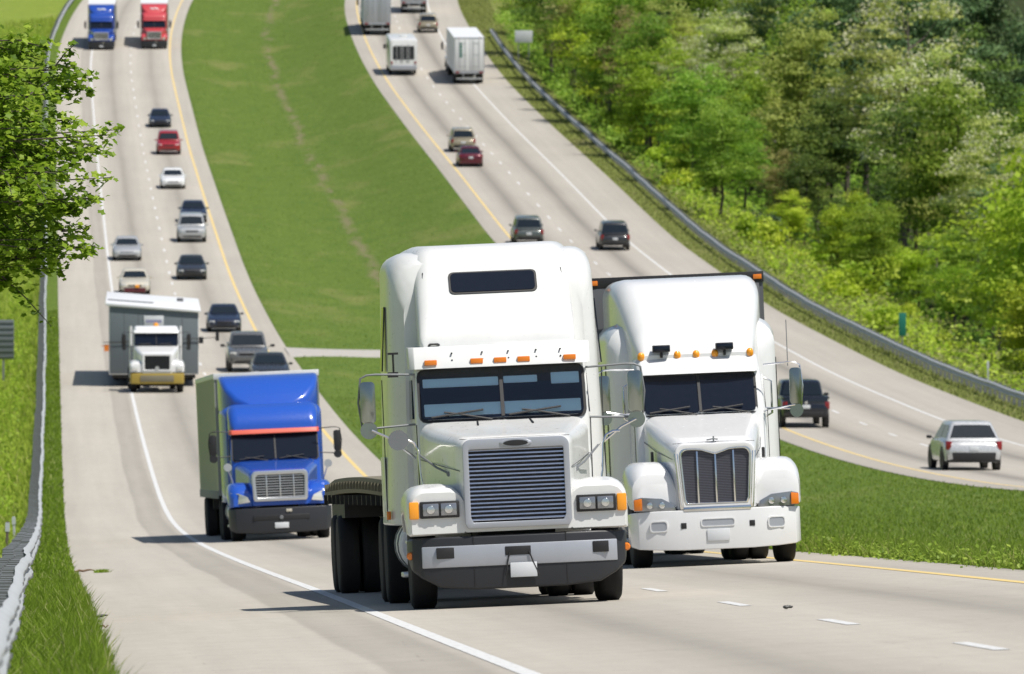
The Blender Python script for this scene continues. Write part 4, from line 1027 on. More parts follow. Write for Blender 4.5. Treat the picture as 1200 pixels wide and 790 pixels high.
# ------------------------------------------------------------------ cars
def car(M, kind, col, rear=False):
    S = dict(sedan=dict(L=4.75,W=1.80,belt=.93,roof=1.44,z0=.24,cow=1.25,wsT=2.05,rfE=3.15,rwB=4.1,hoodF=.70,deck=.99,tumble=.70,r=.33),
             suv=dict(L=4.75,W=1.88,belt=1.08,roof=1.78,z0=.32,cow=1.25,wsT=1.8,rfE=4.35,rwB=4.66,hoodF=.92,deck=1.04,tumble=.75,r=.37),
             wagon=dict(L=5.0,W=1.98,belt=1.06,roof=1.68,z0=.27,cow=1.2,wsT=1.95,rfE=4.3,rwB=4.86,hoodF=.80,deck=1.04,tumble=.68,r=.37),
             pickup=dict(L=5.7,W=1.95,belt=1.2,roof=1.88,z0=.42,cow=1.45,wsT=2.0,rfE=3.55,rwB=3.72,hoodF=1.04,deck=1.16,tumble=.76,r=.40))[kind]
    nm = dict(sedan='sedan', suv='sport_utility_vehicle', wagon='estate_car', pickup='pickup_truck')[kind]
    g = empty(nm, M); pm = MAT[col]; L, W, b, z0 = S['L'], S['W'], S['belt'], S['z0']; h = W/2
    def ring(y, hw, zb, zt, cr):
        zm = zb + (zt-zb)*.55
        half = [(hw*.86, zb), (hw*.97, zb+.06), (hw, zm), (hw*.97, zt-.07), (hw*.90, zt-.01), (hw*.45, zt+cr*.8), (0, zt+cr)]
        return [(x, y, z) for x, z in half] + [(-x, y, z) for x, z in half[-2::-1]]
    hf, dk = S['hoodF'], S['deck']
    rings = [ring(0,h*.74,z0+.12,hf-.14,.0), ring(.06,h*.86,z0+.03,hf-.05,.01), ring(.22,h*.95,z0,hf+.0,.03), ring(.6,h*.985,z0,hf+.08,.035), ring(S['cow'],h,z0,b,.03), ring(S['cow']+.5,h,z0,b+.01,0),
             ring(L*.62,h,z0,b+.02,0), ring(L-.9,h,z0,dk if kind != 'pickup' else b+.02,.02), ring(L-.28,h*.97,z0+.01,dk-.01,.02), ring(L-.08,h*.93,z0+.04,dk-.07,.01), ring(L,h*.84,z0+.12,dk-.2,0)]
    m = MB(); m.loft(rings); m.build('body', pm, g, sharp=42)
    # greenhouse
    tb, tt = h*.93, h*S['tumble']; ro = S['roof']
    m = MB(); zb = b-.05
    m.loft([[(x,y,z) for x,y in rring(-w,w,ya,yb,.16,.16,3)] for z,w,ya,yb in ((zb,tb,S['cow'],S['rwB']), (ro-.09,tt*1.04,S['wsT']-.06,S['rfE']+.06), (ro-.02,tt*.97,S['wsT']+.06,S['rfE']-.06), (ro,tt*.7,S['wsT']+.25,S['rfE']-.25))])
    m.build('roof', pm, g, sharp=40)
    GL = MAT['glass_blue']
    def lerp(a, b_, k): return a+(b_-a)*k
    k0, k1 = .20, .90; zt = ro-.09
    # windscreen and rear window lie on the sloping ends
    def endpane(nm, yb, yt, sgn):
        ya, yc = lerp(yb, yt, k0), lerp(yb, yt, k1); za, zc = lerp(zb, zt, k0), lerp(zb, zt, k1); wa, wc = lerp(tb, tt*1.04, k0)-.09, lerp(tb, tt*1.04, k1)-.10
        m = MB(); P = [(-wa,ya,za),(wa,ya,za),(wc,yc,zc),(wc*.5,yc,zc+.015),(-wc*.5,yc,zc+.015),(-wc,yc,zc)]
        o = [(x, y+sgn*.018, z+.01) for x,y,z in P]; n = 6
        m.add(o + P, [tuple(range(n)), tuple(range(n,2*n))[::-1]] + [(i,n+i,n+(i+1)%n,(i+1)%n) for i in range(n)]); return m.build(nm, GL, g)
    endpane('windscreen', S['cow'], S['wsT']-.06, -1); endpane('rear_window', S['rwB'], S['rfE']+.06, 1)
    y0, y1 = S['cow'], S['rwB']; yt0, yt1 = S['wsT'], S['rfE']; 
    for s in (-1, 1):
        xx = lambda z: lerp(tb, tt*1.04, (z-zb)/(zt-zb))
        za, zc = lerp(zb,zt,.18), lerp(zb,zt,.92)
        n = 2
        ym = (yt0+yt1)/2
        fr0, fr1 = lerp(y0, yt0, .3)+.18, yt0+.22
        re0, re1 = lerp(y1, yt1, .2)-.2, yt1-.15
        side_pane(g, 'side_window', GL, s, xx, [(fr0,za),(ym-.04,za),(ym-.04,zc),(fr1,zc)], .012)
        side_pane(g, 'side_window', GL, s, xx, [(ym+.04,za),(re0,za),(re1,zc),(ym+.04,zc)], .012)
        m = MB(); m.loft(loft_y([(y0+.28, rring(-.11,.11,0,.13,.05,.05)), (y0+.36, rring(-.10,.10,0,.13,.05,.05)), (y0+.40, rring(-.06,.06,.03,.1,.03,.03))])); m.tube([(-s*.1,y0+.36,.04),(-s*.22,y0+.38,.0)], .02, 6)
        o = m.build('door_mirror', MAT['black'] if kind in ('wagon','pickup') else pm, g); o.location = (s*(h+.06 + (.16 if kind == 'pickup' else 0)), 0, b-.02); o.scale = (1.0 if kind == 'pickup' else .85,)*3
        # lamps
        hz = hf-.13
        lens_box(g, 'headlight', MAT['lens_clear'], s*h*.72-.15, s*h*.72+.15, .03, .16, hz-.055, hz+.075, .03, s*22)
        tz = dk-.17 if kind != 'pickup' else dk-.22
        lens_box(g, 'tail_light', MAT['red_lens'], s*h*.86-.10, s*h*.86+.10, L-.17, L-.03, tz-(.16 if kind != 'sedan' else .07), tz+(.14 if kind != 'sedan' else .07), .02, -s*24)
        for y in (.92, L-1.0):
            m = MB(); m.lathe_x([(-.10, S['r']*1.2), (.10, S['r']*1.2)], y, S['r']+.02, 24, s*(h-.10)); m.build('wheel_arch', MAT['black'], g)
            wheel(g, s*(h-.11), y, S['r'], .22)
    # noses and tails
    lens_box(g, 'grille', MAT['black'], -h*.46, h*.46, .0, .09, hf-.24, hf-.10, .02)
    m = MB(); m.loft([[(x, y, z0+.05), (x, y, z0+.19), (x, y+.1, z0+.19), (x, y+.1, z0+.05)] for x, y in ((-h*.8,.07),(-h*.6,.0),(h*.6,.0),(h*.8,.07))]); m.build('front_bumper', MAT['black'] if kind != 'suv' else MAT['grey_plastic'], g, bevel=.02)
    zz = z0+.09 + (.10 if kind == 'wagon' else 0)
    m = MB(); m.loft([[(x, y, zz-(.16 if kind == 'wagon' else .06)), (x, y+.02, zz+.17), (x, y-.1, zz+.17), (x, y-.1, zz-(.16 if kind == 'wagon' else .06))] for x, y in ((-h*.93,L-.10),(-h*.7,L+.01),(h*.7,L+.01),(h*.93,L-.10))])
    m.build('rear_bumper', MAT['galv'] if kind == 'pickup' and False else MAT['black'] if kind in ('wagon','pickup','suv') else pm, g, bevel=.025)
    lens_box(g, 'licence_plate', MAT['plate'], -.16, .16, L-.02, L+.0 + .012, dk-.36, dk-.21, .006)
    if kind == 'pickup':
        m = MB(); m.box(-h*.86, h*.86, S['rwB']+.12, L-.16, b+.0, b+.035); m.build('bed_opening', MAT['chassis'], g)
        for s in (-1,1): obox(g, 'bed_rail', pm, s*h*.84, s*h*.96, S['rwB']+.02, L-.06, b-.02, b+.085, .02)
        obox(g, 'tailgate', pm, -h*.9, h*.9, L-.13, L-.03, z0+.25, b+.085, .02)
        m = MB(); m.lathe([(0,.01),(0,.07),(.015,.06)], (0,L-.03,b-.17), (0,1,0), 14); m.build('badge', MAT['chrome'], g)
    return g

def motorhome(M):
    g = empty('motorhome', M); L = 8.6; hw = 1.24
    m = MB(); m.loft(loft_y([(y, rring(-w, w, .55, z, rt, .08, 5)) for y, w, z, rt in ((0,1.1,2.9,.3),(.25,1.2,3.1,.25),(.8,hw,3.25,.2),(L-.3,hw,3.25,.2),(L-.06,hw*.98,3.2,.25),(L,hw*.93,3.1,.3))]))
    m.build('body', MAT['white'], g, sharp=35)
    m = MB(); o = rring(-.95, .95, 1.45, 2.65, .1, .1, 3); n = len(o)
    m.add([(x, L+.012, z) for x, z in o] + [(x, L-.03, z) for x, z in o], [tuple(range(n))[::-1], tuple(range(n,2*n))] + [(i,(i+1)%n,n+(i+1)%n,n+i) for i in range(n)]); w = m.build('rear_window', MAT['glass_blue'], g)
    m = MB()
    for x in (-.5, -.32, .05, .23, .6): m.box(x-.02, x+.02, L+.014, L+.06, 1.3, 2.8)
    for k in range(6): z = 1.4+k*.24; m.box(-.5,-.32, L+.02, L+.05, z-.015, z+.015); m.box(.05,.23, L+.02, L+.05, z-.015, z+.015)
    m.build('ladder', MAT['galv'], w)
    m = MB(); m.loft(loft_y([(L-.15, rring(-1.2,1.2,.5,.98,.1,.1)), (L+.06, rring(-1.15,1.15,.52,.95,.1,.1))])); m.build('rear_bumper', MAT['silver_panel'], g, bevel=.02)
    for s in (-1,1):
        obox(g, 'tail_light', MAT['red_lens'], s*.95, s*1.12, L+.0, L+.03, 1.05, 1.3, .01)
        for y in (1.2, L-2.6): wheel(g, s*1.08, y, .42, .26)
        m = MB(); m.box(s*1.36-.1, s*1.36+.1, .3, .4, 1.9, 2.3); m.tube([(s*1.2,.4,2.1),(s*1.3,.36,2.1)], .02, 6); m.build('door_mirror', MAT['black'], g)
        for y in (2, 4.6): side_pane(g, 'side_window', MAT['glass_blue'], s, hw, [(y,1.9),(y+1.3,1.9),(y+1.3,2.6),(y,2.6)], .014)
    m = MB(); m.box(-.45,.25, 5.2,6.0, 3.24,3.45); m.build('roof_unit', MAT['white'], g, bevel=.05)
    obox(g, 'windscreen', MAT['glass'], -1.0, 1.0, -.02, .05, 1.5, 2.5, .01)
    obox(g, 'chassis', MAT['chassis'], -1.0, 1.0, .4, L-.3, .4, .7, .01)
    return g
# ------------------------------------------------------------------ traffic
def at_px(x, y, lo, hi): return find_D(x, y, lo, hi)
def X2u(X, D): return X - float(CX(D))
def behind(M, y, yaw=0.0):
    """frame on the road under the point y metres behind a vehicle's nose"""
    p = M @ Vector((0, y, 0)); return road_frame(p.x - float(CX(p.y)), p.y, False, yaw)

# leading white flatbed rig
D = 95.7; M1 = road_frame(X2u((612.5-600)/F*D, D), D, False, .45)
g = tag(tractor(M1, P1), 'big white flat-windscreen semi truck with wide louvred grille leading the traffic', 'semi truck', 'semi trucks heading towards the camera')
# roof window sits on the sloping face of the roof cap
rw = wedge_panel(g, 'roof_window', MAT['black'], -.51, .51, 2.66+.095, 3.47+.119, 2.98-.02, 3.87-.025, .012, r=.06)
wedge_panel(rw, 'window_pane', MAT['glass'], -.485, .485, 2.66+.11, 3.47+.137, 2.98-.035, 3.87-.043, .020, r=.05)
tag(flatbed(behind(M1, 5.35, 1.05)), 'empty flatbed trailer with worn wooden deck behind the leading white truck', 'flatbed trailer')
# second white rig
D = 124.0; M2 = road_frame(X2u((844-600)/F*D, D), D, False, .6) @ Matrix.Diagonal((1, 1, 1.05, 1))
tag(tractor(M2, P2), 'white streamlined semi truck with shield grille and tall roof fairing beside the flatbed truck', 'semi truck', 'semi trucks heading towards the camera')
tag(box_trailer(behind(M2, 5.5, .5) @ Matrix.Diagonal((1, 1, 1.05, 1)), 15.2, side='trailer_grey', front='trailer_grey', top='trailer_white', rail='black', zt=4.16, hw=1.335), 'dark fronted box trailer behind the white shield grille truck', 'box trailer')
# blue rig
D, u = at_px(331, 633.5, 170, 260); M3 = road_frame(u, D, False, 1.0)
PB = P3f('blue', 'stripe_red'); MAT['stripe_red'] = paint('coral_stripe', (.62,.10,.06), .45, dirt=.06)
tag(tractor(M3, PB), 'bright blue semi truck with coral stripe above the windscreen', 'semi truck', 'semi trucks heading towards the camera')
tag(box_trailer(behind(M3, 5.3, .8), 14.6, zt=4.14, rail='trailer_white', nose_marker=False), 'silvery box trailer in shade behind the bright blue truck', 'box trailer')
# oversize load
D, u = at_px(184, 461, 330, 440); M4 = road_frame(u, D, False, .5)
tag(tractor(M4, P4), 'white day cab truck with yellow bumper and roof beacon pulling a house section', 'semi truck', 'semi trucks heading towards the camera')
tag(house_section(behind(M4, 7.2, -.6)), 'half of a manufactured home wrapped in grey sheeting under a white roof', 'house section')
# the two small rigs near the crest
for (x, y, pn, st, lab, tl) in ((119, 59, 'blue2', 'blue2', 'small royal blue semi truck in the right lane near the hill top', 'pale trailer behind the small royal blue truck near the hill top'),
                            (181, 58, 'red', 'red', 'small red semi truck beside the yellow line near the hill top', 'pale trailer behind the small red truck near the hill top')):
    D, u = at_px(x, y, 700, 900); Mx = road_frame(u, D)
    g = tag(tractor(Mx, P3f(pn, st)), lab, 'semi truck', 'semi trucks heading towards the camera')
    # pale worn emblem on the fairing, unreadable at this distance
    m = MB(); m.tube([(-.55, 3.62, 3.62), (-.3, 3.40, 3.72), (-.1, 3.38, 3.64), (.12, 3.38, 3.74), (.32, 3.40, 3.64), (.55, 3.62, 3.70)], .085, 6); m.build('fairing_emblem', MAT['trailer_white'], g)
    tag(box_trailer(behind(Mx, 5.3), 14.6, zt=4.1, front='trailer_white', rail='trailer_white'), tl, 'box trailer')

def near_car(x, y, kind, col, label, lo, hi, cat, yaw=0, group='cars coming down the far hill'):
    D, u = at_px(x, y, lo, hi)
    return tag(car(road_frame(u, D, False, yaw), kind, col), label, cat, group)
near_car(263, 390, 'sedan', 'dark_blue', 'dark blue sedan behind the house section with bright headlamps', 420, 520, 'sedan')
near_car(291, 437, 'pickup', 'grey', 'grey pickup with wide door mirrors partly hidden by the dark car before it', 380, 460, 'pickup truck')
near_car(317, 452, 'sedan', 'charcoal', 'dark sedan whose roof just shows above the blue truck', 370, 440, 'sedan')
near_car(225, 329, 'sedan', 'charcoal', 'charcoal sedan alone in the left lane below the silver sport utility vehicle', 470, 570, 'sedan')
near_car(225, 285, 'suv', 'silver', 'silver sport utility vehicle with dark car tight behind it', 500, 620, 'suv')
near_car(227, 262, 'sedan', 'dark_blue', 'dark car tucked close behind the silver sport utility vehicle', 520, 650, 'sedan')
near_car(203, 222, 'sedan', 'car_white', 'white sedan between the red car and the silver sport utility vehicle', 560, 700, 'sedan')
near_car(198, 182, 'suv', 'car_red', 'red sport utility vehicle behind the white sedan', 600, 740, 'suv')
near_car(188, 150, 'sedan', 'dark_blue', 'rearmost dark blue car of the row below the red truck', 640, 780, 'sedan')
near_car(149, 306, 'sedan', 'silver', 'silver sedan next to the white edge line near the tree', 490, 600, 'sedan')
pilot = near_car(158, 346, 'sedan', 'beige', 'pale beige escort car with amber bumper light behind the house section', 450, 560, 'sedan')
lens_box(pilot, 'warning_light', MAT['amber'], .0, .26, -.12, .0, .42, .60, .03)
obox(pilot, 'bumper_banner', MAT['maroon'], -.62, .62, -.06, -.01, .16, .42, .01)

def far_car(x, y, kind, col, label, lo, hi, cat, yaw=0):
    D, u = at_px(x, y, lo, hi)
    L = dict(sedan=4.75, suv=4.75, wagon=5.0, pickup=5.7)[kind]
    p = road_frame(u, D, False, yaw) @ Vector((0, L, 0))
    return tag(car(road_frame(p.x - float(CX(p.y)), p.y, True, yaw), kind, col, True), label, cat, 'cars driving away up the hill')
far_car(1142, 552, 'wagon', 'pearl', 'silvery white estate car driving away on the far right', 260, 320, 'estate car', 1.6)
far_car(945, 502, 'pickup', 'navy', 'black pickup truck driving away behind the white truck mirror', 300, 380, 'pickup truck', .5)
far_car(721, 294, 'suv', 'charcoal', 'dark sport utility vehicle driving away on the white edge line', 480, 600, 'suv')
far_car(620, 288, 'suv', 'green_grey', 'greenish grey car driving away just above the flatbed truck roof', 480, 600, 'suv')
far_car(552, 196, 'sedan', 'maroon', 'maroon sedan driving away tight behind a tan car', 560, 680, 'sedan')
far_car(543, 179, 'suv', 'tan', 'tan car partly hidden by the maroon sedan behind it', 580, 700, 'suv')
far_car(502, 39, 'suv', 'tan', 'sandy brown car far up the hill before the high trailer', 760, 880, 'suv')
def far_rig(x, y, label, lo, hi, L=14.6, tl=None, **kw):
    D, u = at_px(x, y, lo, hi)
    p = road_frame(u, D) @ Vector((0, L, 0)); Mt = road_frame(p.x-float(CX(p.y)), p.y, True)
    tag(box_trailer(Mt, L, side='trailer_white', front='trailer_white', rail='trailer_white', rear=kw.get('rear', True), rearmat=kw.get('rearmat', 'trailer_white')), label, 'box trailer', 'trailers driving away up the hill')
    if tl is None: return
    p2 = road_frame(u, D) @ Vector((0, L+5.3, 0)); Mk = road_frame(p2.x-float(CX(p2.y)), p2.y, True)
    tag(tractor(Mk, P3f('white2', 'white2')), tl, 'semi truck', 'semi trucks driving away up the hill')
far_rig(550, 99, 'white box trailer with green marking on its door in the right lane', 690, 800, rear='lettered', tl='white truck pulling the green marked box trailer uphill')
far_rig(443, 42, 'grey white box trailer beside the yellow line above the motorhome', 760, 860, rearmat='silver_panel', tl='white truck whose mirror peeps out beside the grey white trailer above the motorhome')
far_rig(486, 16, 'highest box trailer going over the hill top', 820, 900, rearmat='silver_panel')
D, u = at_px(473, 89, 700, 800)
p = road_frame(u, D) @ Vector((0, 8.6, 0))
tag(motorhome(road_frame(p.x-float(CX(p.y)), p.y, True)), 'white motorhome with dark rear window and ladder driving away uphill', 'motorhome')
# ------------------------------------------------------------------ trees
def leaf_mat(name, lo, mid, hi, bloom=None, trans=.35):
    t = NT(name)
    a = t.n('ShaderNodeAttribute', attribute_name='tone').outputs['Fac']
    st = [(0, lo), (.4, mid), (.8, hi)]
    if bloom: st += [(.9, hi), (.93, bloom)]
    col = t.ramp(a, st)
    oi = t.n('ShaderNodeObjectInfo').outputs['Random']
    hs = t.n('ShaderNodeHueSaturation'); t.lk(col, hs.inputs['Color'])
    t.lk(t.math('ADD', .485, t.math('MULTIPLY', oi, .03)), hs.inputs['Hue'])
    t.lk(t.math('ADD', .82, t.math('MULTIPLY', t.math('FRACT', t.math('MULTIPLY', oi, 7.3)), .36)), hs.inputs['Value'])
    c = hs.outputs[0]
    d = t.n('ShaderNodeBsdfPrincipled', i_Roughness=.5); t.lk(c, d.inputs['Base Color']); d.inputs['Specular IOR Level'].default_value = .25
    tr = t.n('ShaderNodeBsdfTranslucent'); t.lk(c, tr.inputs[0])
    m = t.n('ShaderNodeMixShader'); m.inputs[0].default_value = trans; t.lk(d.outputs[0], m.inputs[1]); t.lk(tr.outputs[0], m.inputs[2])
    return t.done(m.outputs[0])
BARK = paint('tree_bark', (.085,.07,.055), .9, dirt=.3)
BARK2 = paint('pale_bark', (.13,.115,.095), .9, dirt=.3)

def leaf_quads(name, P, Nrm, size, tone, mat, r, lobed=False):
    n = len(P)
    a = np.cross(Nrm, r.normal(0, 1, (n, 3))); a /= np.linalg.norm(a, axis=1)[:,None]+1e-9
    b = np.cross(Nrm, a); b /= np.linalg.norm(b, axis=1)[:,None]+1e-9
    s = size[:,None]
    if not lobed:
        q = [P - a*s*.5, P - b*s*.32 + a*s*.05, P + a*s*.5, P + b*s*.32 + a*s*.05]
        V = np.stack(q, 1).reshape(-1, 3); Fq = np.arange(n*4).reshape(n, 4)
        return mesh_np(name, V, Fq, mat, {'tone': np.repeat(tone, 4)})
    # five-pointed leaf, slightly folded along the midrib
    rad = [.5,.30,.44,.28,.36,.16,.36,.28,.44,.30]; k = len(rad); dr = -Nrm*s*.10
    q = []
    for i in range(k):
        th = 2*math.pi*i/k; q.append(P + a*s*(rad[i]*math.cos(th)) + b*s*(rad[i]*math.sin(th)) + dr*(abs(math.sin(th))))
    V = np.stack(q + [P], 1).reshape(-1, 3); o = np.arange(n)[:,None]*(k+1)
    tri = np.concatenate([o + [i, (i+1) % k, k] for i in range(k)], 0)
    return mesh_np(name, V, tri, mat, {'tone': np.repeat(tone, k+1)})

def unit(v): return v/(np.linalg.norm(v, axis=-1, keepdims=True)+1e-9)
def crown_mesh(name, mat, seed, h0, h1, rx, ncl, per, leaf, bloom=0.0, shape='oak', clr=(.7, 1.5)):
    r = np.random.default_rng(seed); C_ = []; 
    hc, hr = (h0+h1)/2, (h1-h0)/2
    lob = r.normal(0, 1, (5, 3)); lob[:,2] *= .6; lob = unit(lob); lw = r.uniform(.15, .45, 5)
    while len(C_) < ncl:
        d = unit(r.normal(0, 1, 3)); k = r.random()**.42
        bulge = .72 + sum(w*max(0, float(d @ l))**3 for w, l in zip(lw, lob))
        x, y, z = d*k*bulge
        if shape == 'column': x *= .8; y *= .8
        if shape == 'oak' and z < -.55: continue
        if shape == 'cone': f = max(.08, .5*(1-z)); x *= f*1.5; y *= f*1.5
        C_.append((x*rx, y*rx, hc + z*hr))
    C_ = np.array(C_); R_ = r.uniform(*clr, ncl)
    idx = np.repeat(np.arange(ncl), per); n = len(idx)
    d = unit(r.normal(0, 1, (n, 3))); d[:,2] = np.where(d[:,2] < -.2, d[:,2]*.35, d[:,2])
    k = r.random(n)**.45
    P = C_[idx] + d*(R_[idx]*k)[:,None]*np.array([1.15, 1.15, .72])
    Nrm = unit(d*.55 + np.array([0, 0, .55]) + r.normal(0, .45, (n, 3)))
    ct = np.clip(r.normal(.42, .22, ncl), 0, .85); tone = np.clip(ct[idx] + r.normal(0, .12, n), 0, .86)
    if bloom:
        hi_ = (C_[:,2] > hc-.25*hr) & (r.random(ncl) < bloom)
        fl = hi_[idx] & (d[:,2] > -.1) & (r.random(n) < .5); tone = np.where(fl, .97, tone)
    return leaf_quads(name, P, Nrm, leaf*r.uniform(.6, 1.3, n), tone, mat, r), C_

def trunk_mesh(name, mat, seed, C_, h0, h1, r0, lean=.3, limbs=9):
    r = np.random.default_rng(seed+99); m = MB(); H_ = h0 + (h1-h0)*.78
    pts = [Vector((0, 0, -.5))]
    lx, ly = r.normal(0, lean, 2)
    for k in range(1, 8):
        t = k/7; pts.append(Vector((lx*t*t + r.normal(0, .08), ly*t*t + r.normal(0, .08), H_*t)))
    m.tube(pts, [r0*1.3] + [r0*(1-.85*k/7) for k in range(1, 8)], 7)
    order = r.permutation(len(C_))[:limbs]
    for i in order:
        c = Vector(C_[i]); zt = min(max(c.z - (Vector((c.x, c.y)).length)*.8, h0*.55), H_*.9); t = zt/H_
        j = min(6, int(t*7)); b = pts[j].lerp(pts[j+1], t*7-j)
        mid = b.lerp(c, .5) + Vector((r.normal(0,.15), r.normal(0,.15), -.1*(c-b).length))
        m.tube([b, mid, c], [r0*.42*(1-t*.5), r0*.25*(1-t*.5), .02], 5)
    return m.mesh(name, mat)

L_mid = leaf_mat('mid_green_leaves', (.145,.26,.03), (.26,.40,.045), (.39,.53,.08), trans=.5)
L_bri = leaf_mat('fresh_green_leaves', (.24,.37,.026), (.40,.54,.04), (.55,.66,.085), trans=.5)
L_olv = leaf_mat('olive_leaves', (.24,.30,.06), (.38,.45,.10), (.52,.57,.165), trans=.5)
L_blm = leaf_mat('blossoming_leaves', (.25,.33,.065), (.41,.49,.12), (.56,.61,.21), bloom=(.66,.66,.45), trans=.48)
L_pin = leaf_mat('dark_needles', (.075,.145,.055), (.12,.20,.075), (.18,.27,.10), trans=.35)
L_drk = leaf_mat('shade_darkened_leaves', (.065,.12,.028), (.115,.195,.042), (.20,.30,.06), trans=.45)  # green darkened to paint in the shade inside the wood
L_brn = leaf_mat('brown_budding_leaves', (.29,.27,.09), (.38,.36,.13), (.46,.46,.17), trans=.5)

def make_kind(kind, seed):
    r = random.Random(seed)
    spec = dict(
        leafy=(L_mid, BARK, 1.6, 15, 3.9, 76, 150, .29, 0, 'oak', (.8,1.7)),
        fresh=(L_bri, BARK, .6, 11, 3.7, 70, 150, .27, 0, 'oak', (.8,1.6)),
        olive=(L_olv, BARK2, 2.4, 16, 3.6, 70, 130, .28, 0, 'column', (.8,1.5)),
        blossom=(L_blm, BARK2, 3.0, 17, 4.3, 86, 140, .25, .75, 'oak', (.8,1.5)),
        dark=(L_drk, BARK, 2.6, 15.5, 3.8, 60, 130, .30, 0, 'oak', (.8,1.6)),
        pine=(L_pin, BARK, 3.0, 18, 4.0, 66, 150, .30, 0, 'oak', (.9,1.7)),
        brown=(L_brn, BARK2, 1.6, 13, 3.2, 62, 120, .25, 0, 'column', (.7,1.3)),
        shrub=(L_bri, BARK, .1, 2.6, 1.5, 26, 46, .30, 0, 'oak', (.4,.8)),
        grey_shrub=(leaf_mat('grey_green_leaves', (.045,.075,.03), (.075,.115,.05), (.11,.15,.065)) if 'gs' not in _cache else _cache['gs'], BARK, .1, 2.4, 1.7, 28, 48, .28, 0, 'oak', (.4,.8)),
    )[kind]
    mat, bark, h0, h1, rx, ncl, per, leaf, bl, shp, clr = spec
    if kind == 'grey_shrub': _cache['gs'] = mat
    c, C_ = crown_mesh('crown', mat, seed, h0, h1, rx, ncl, per, leaf, bl, shp, clr)
    t = trunk_mesh('trunk', bark, seed, C_, h0, h1, .22 if h1 > 5 else .05, limbs=10 if h1 > 5 else 5)
    return c, t
KINDS = {}
for k, ns in (('leafy', 3), ('fresh', 3), ('olive', 2), ('blossom', 2), ('dark', 2), ('pine', 2), ('brown', 2), ('shrub', 3), ('grey_shrub', 1)):
    KINDS[k] = [make_kind(k, 11*i + 100*len(KINDS) + 5) for i in range(ns)]
NAMES = dict(dark='shade_darkened_tree', leafy='broadleaf_tree', fresh='fresh_green_tree', olive='olive_green_tree', blossom='blossoming_tree', pine='dark_pine_tree', brown='budding_tree', shrub='roadside_shrub', grey_shrub='roadside_shrub')
def plant(kind, u, D, scale, label, group=None, cat='tree', zs=1.0, var=None, rot=None, dz=-.15):
    r = random.Random(int(u*131 + D*17)); c, t = KINDS[kind][r.randrange(len(KINDS[kind])) if var is None else var]
    p = P3(u, D, dz); g = empty(NAMES[kind], Matrix.Translation(p) @ Matrix.Rotation(r.uniform(0, 6.28) if rot is None else rot, 4, 'Z') @ Matrix.Diagonal((scale, scale, scale*zs, 1)))
    link('crown', c, None, g); link('trunk', t, None, g)
    return tag(g, label, cat, group)
LAB = dict(dark=('tree with leaves darkened for shade in the middle of the wood', 'shade-darkened trees of the wood'),
           leafy=('mid green leafy tree in the wood beyond the right guardrail', 'mid green trees of the wood'),
           fresh=('bright fresh green tree at the edge of the wood on the right', 'bright green trees at the wood edge'),
           olive=('slim olive green tree in the wood beyond the right guardrail', 'olive green trees of the wood'),
           blossom=('tall tree with creamy blossom among the green trees of the wood', 'blossoming trees of the wood'),
           pine=('dark green pine standing in the wood at the upper right', 'dark pines of the wood'),
           brown=('brownish budding tree among the greener trees of the wood', 'brownish budding trees of the wood'))
# trees one can point to
plant('fresh', 53.0, 432, 1.55, 'broad bright green tree reaching down to the guardrail at the right picture edge', var=0)
plant('fresh', 47.4, 405, .70, 'low bright green tree directly behind the guardrail at the right picture edge', var=1)
plant('fresh', 54.5, 470, 1.35, 'bright green tree left of the broad one near the mile marker', var=2)
plant('blossom', 59, 590, 1.25, 'tall creamy flowering tree with a dark visible trunk above the second white truck', var=0)
plant('blossom', 57.5, 690, 1.2, 'creamy flowering tree left of the tall one with the visible trunk', var=1)
plant('blossom', 58.2, 505, .85, 'creamy flowering tree at the left flank of the broad bright green tree', var=1)
plant('pine', 66, 655, 1.35, 'tall dark pine with open branches at the upper right', var=0)
plant('pine', 46.5, 815, .75, 'dark green evergreen right behind the pale sign back', var=1)
plant('fresh', 46.2, 612, .50, 'yellow green young tree beside the guardrail halfway up the hill', var=1)
# the wood: rows following the guardrail
def edge_u(D):
    return float(np.interp(D, [380, 430, 480, 520, 560, 600, 640, 680, 760, 820, 900, 1000], [51, 53, 55, 54.5, 52, 48.5, 46.5, 46, 46, 47, 49, 50]))
rr = random.Random(12); occupied = [(53.0,432),(56,445),(47.6,405),(54.5,470),(59,590),(57.5,690),(58.2,505),(66,655)]
for row, (off, step, mn) in enumerate(((0.5, 7.5, .55), (6.5, 9.5, .85), (14, 12, 1.0), (24, 15, 1.12))):
    D = 392 + row*3
    while D < 960:
        d = D + rr.uniform(-2.5, 2.5); u = edge_u(d) + off + rr.uniform(-1.5, 1.8)
        D += step
        if any(abs(u-a) < 3.2 and abs(d-b) < 6 for a, b in occupied): continue
        x, y = proj(P3(u, d))
        if x > 1290: continue
        q = rr.random()
        right = u > 62 and d > 560
        kinds = (('fresh', .42), ('leafy', .72), ('olive', .82), ('brown', .87), ('blossom', 1.0)) if row == 0 else (('leafy', .30), ('olive', .44), ('blossom', .62), ('fresh', .86), ('pine', .94), ('brown', 1.0)) if not right else (('pine', .42), ('leafy', .60), ('fresh', .80), ('olive', .9), ('blossom', 1.0))
        kd = next(k for k, p_ in kinds if q <= p_)
        if 940 < x < 1075 and y < 352 and row < 3 and q > .45: kd = 'dark'  # darkened leaves paint the shaded gap among the trees
        if 985 < x < 1150 and row >= 2 and d > 560: kd = 'pine' if q < .62 else 'dark'
        plant(kd, u, d, mn*rr.uniform(.78, 1.18), *LAB[kd], zs=rr.uniform(.9, 1.15))
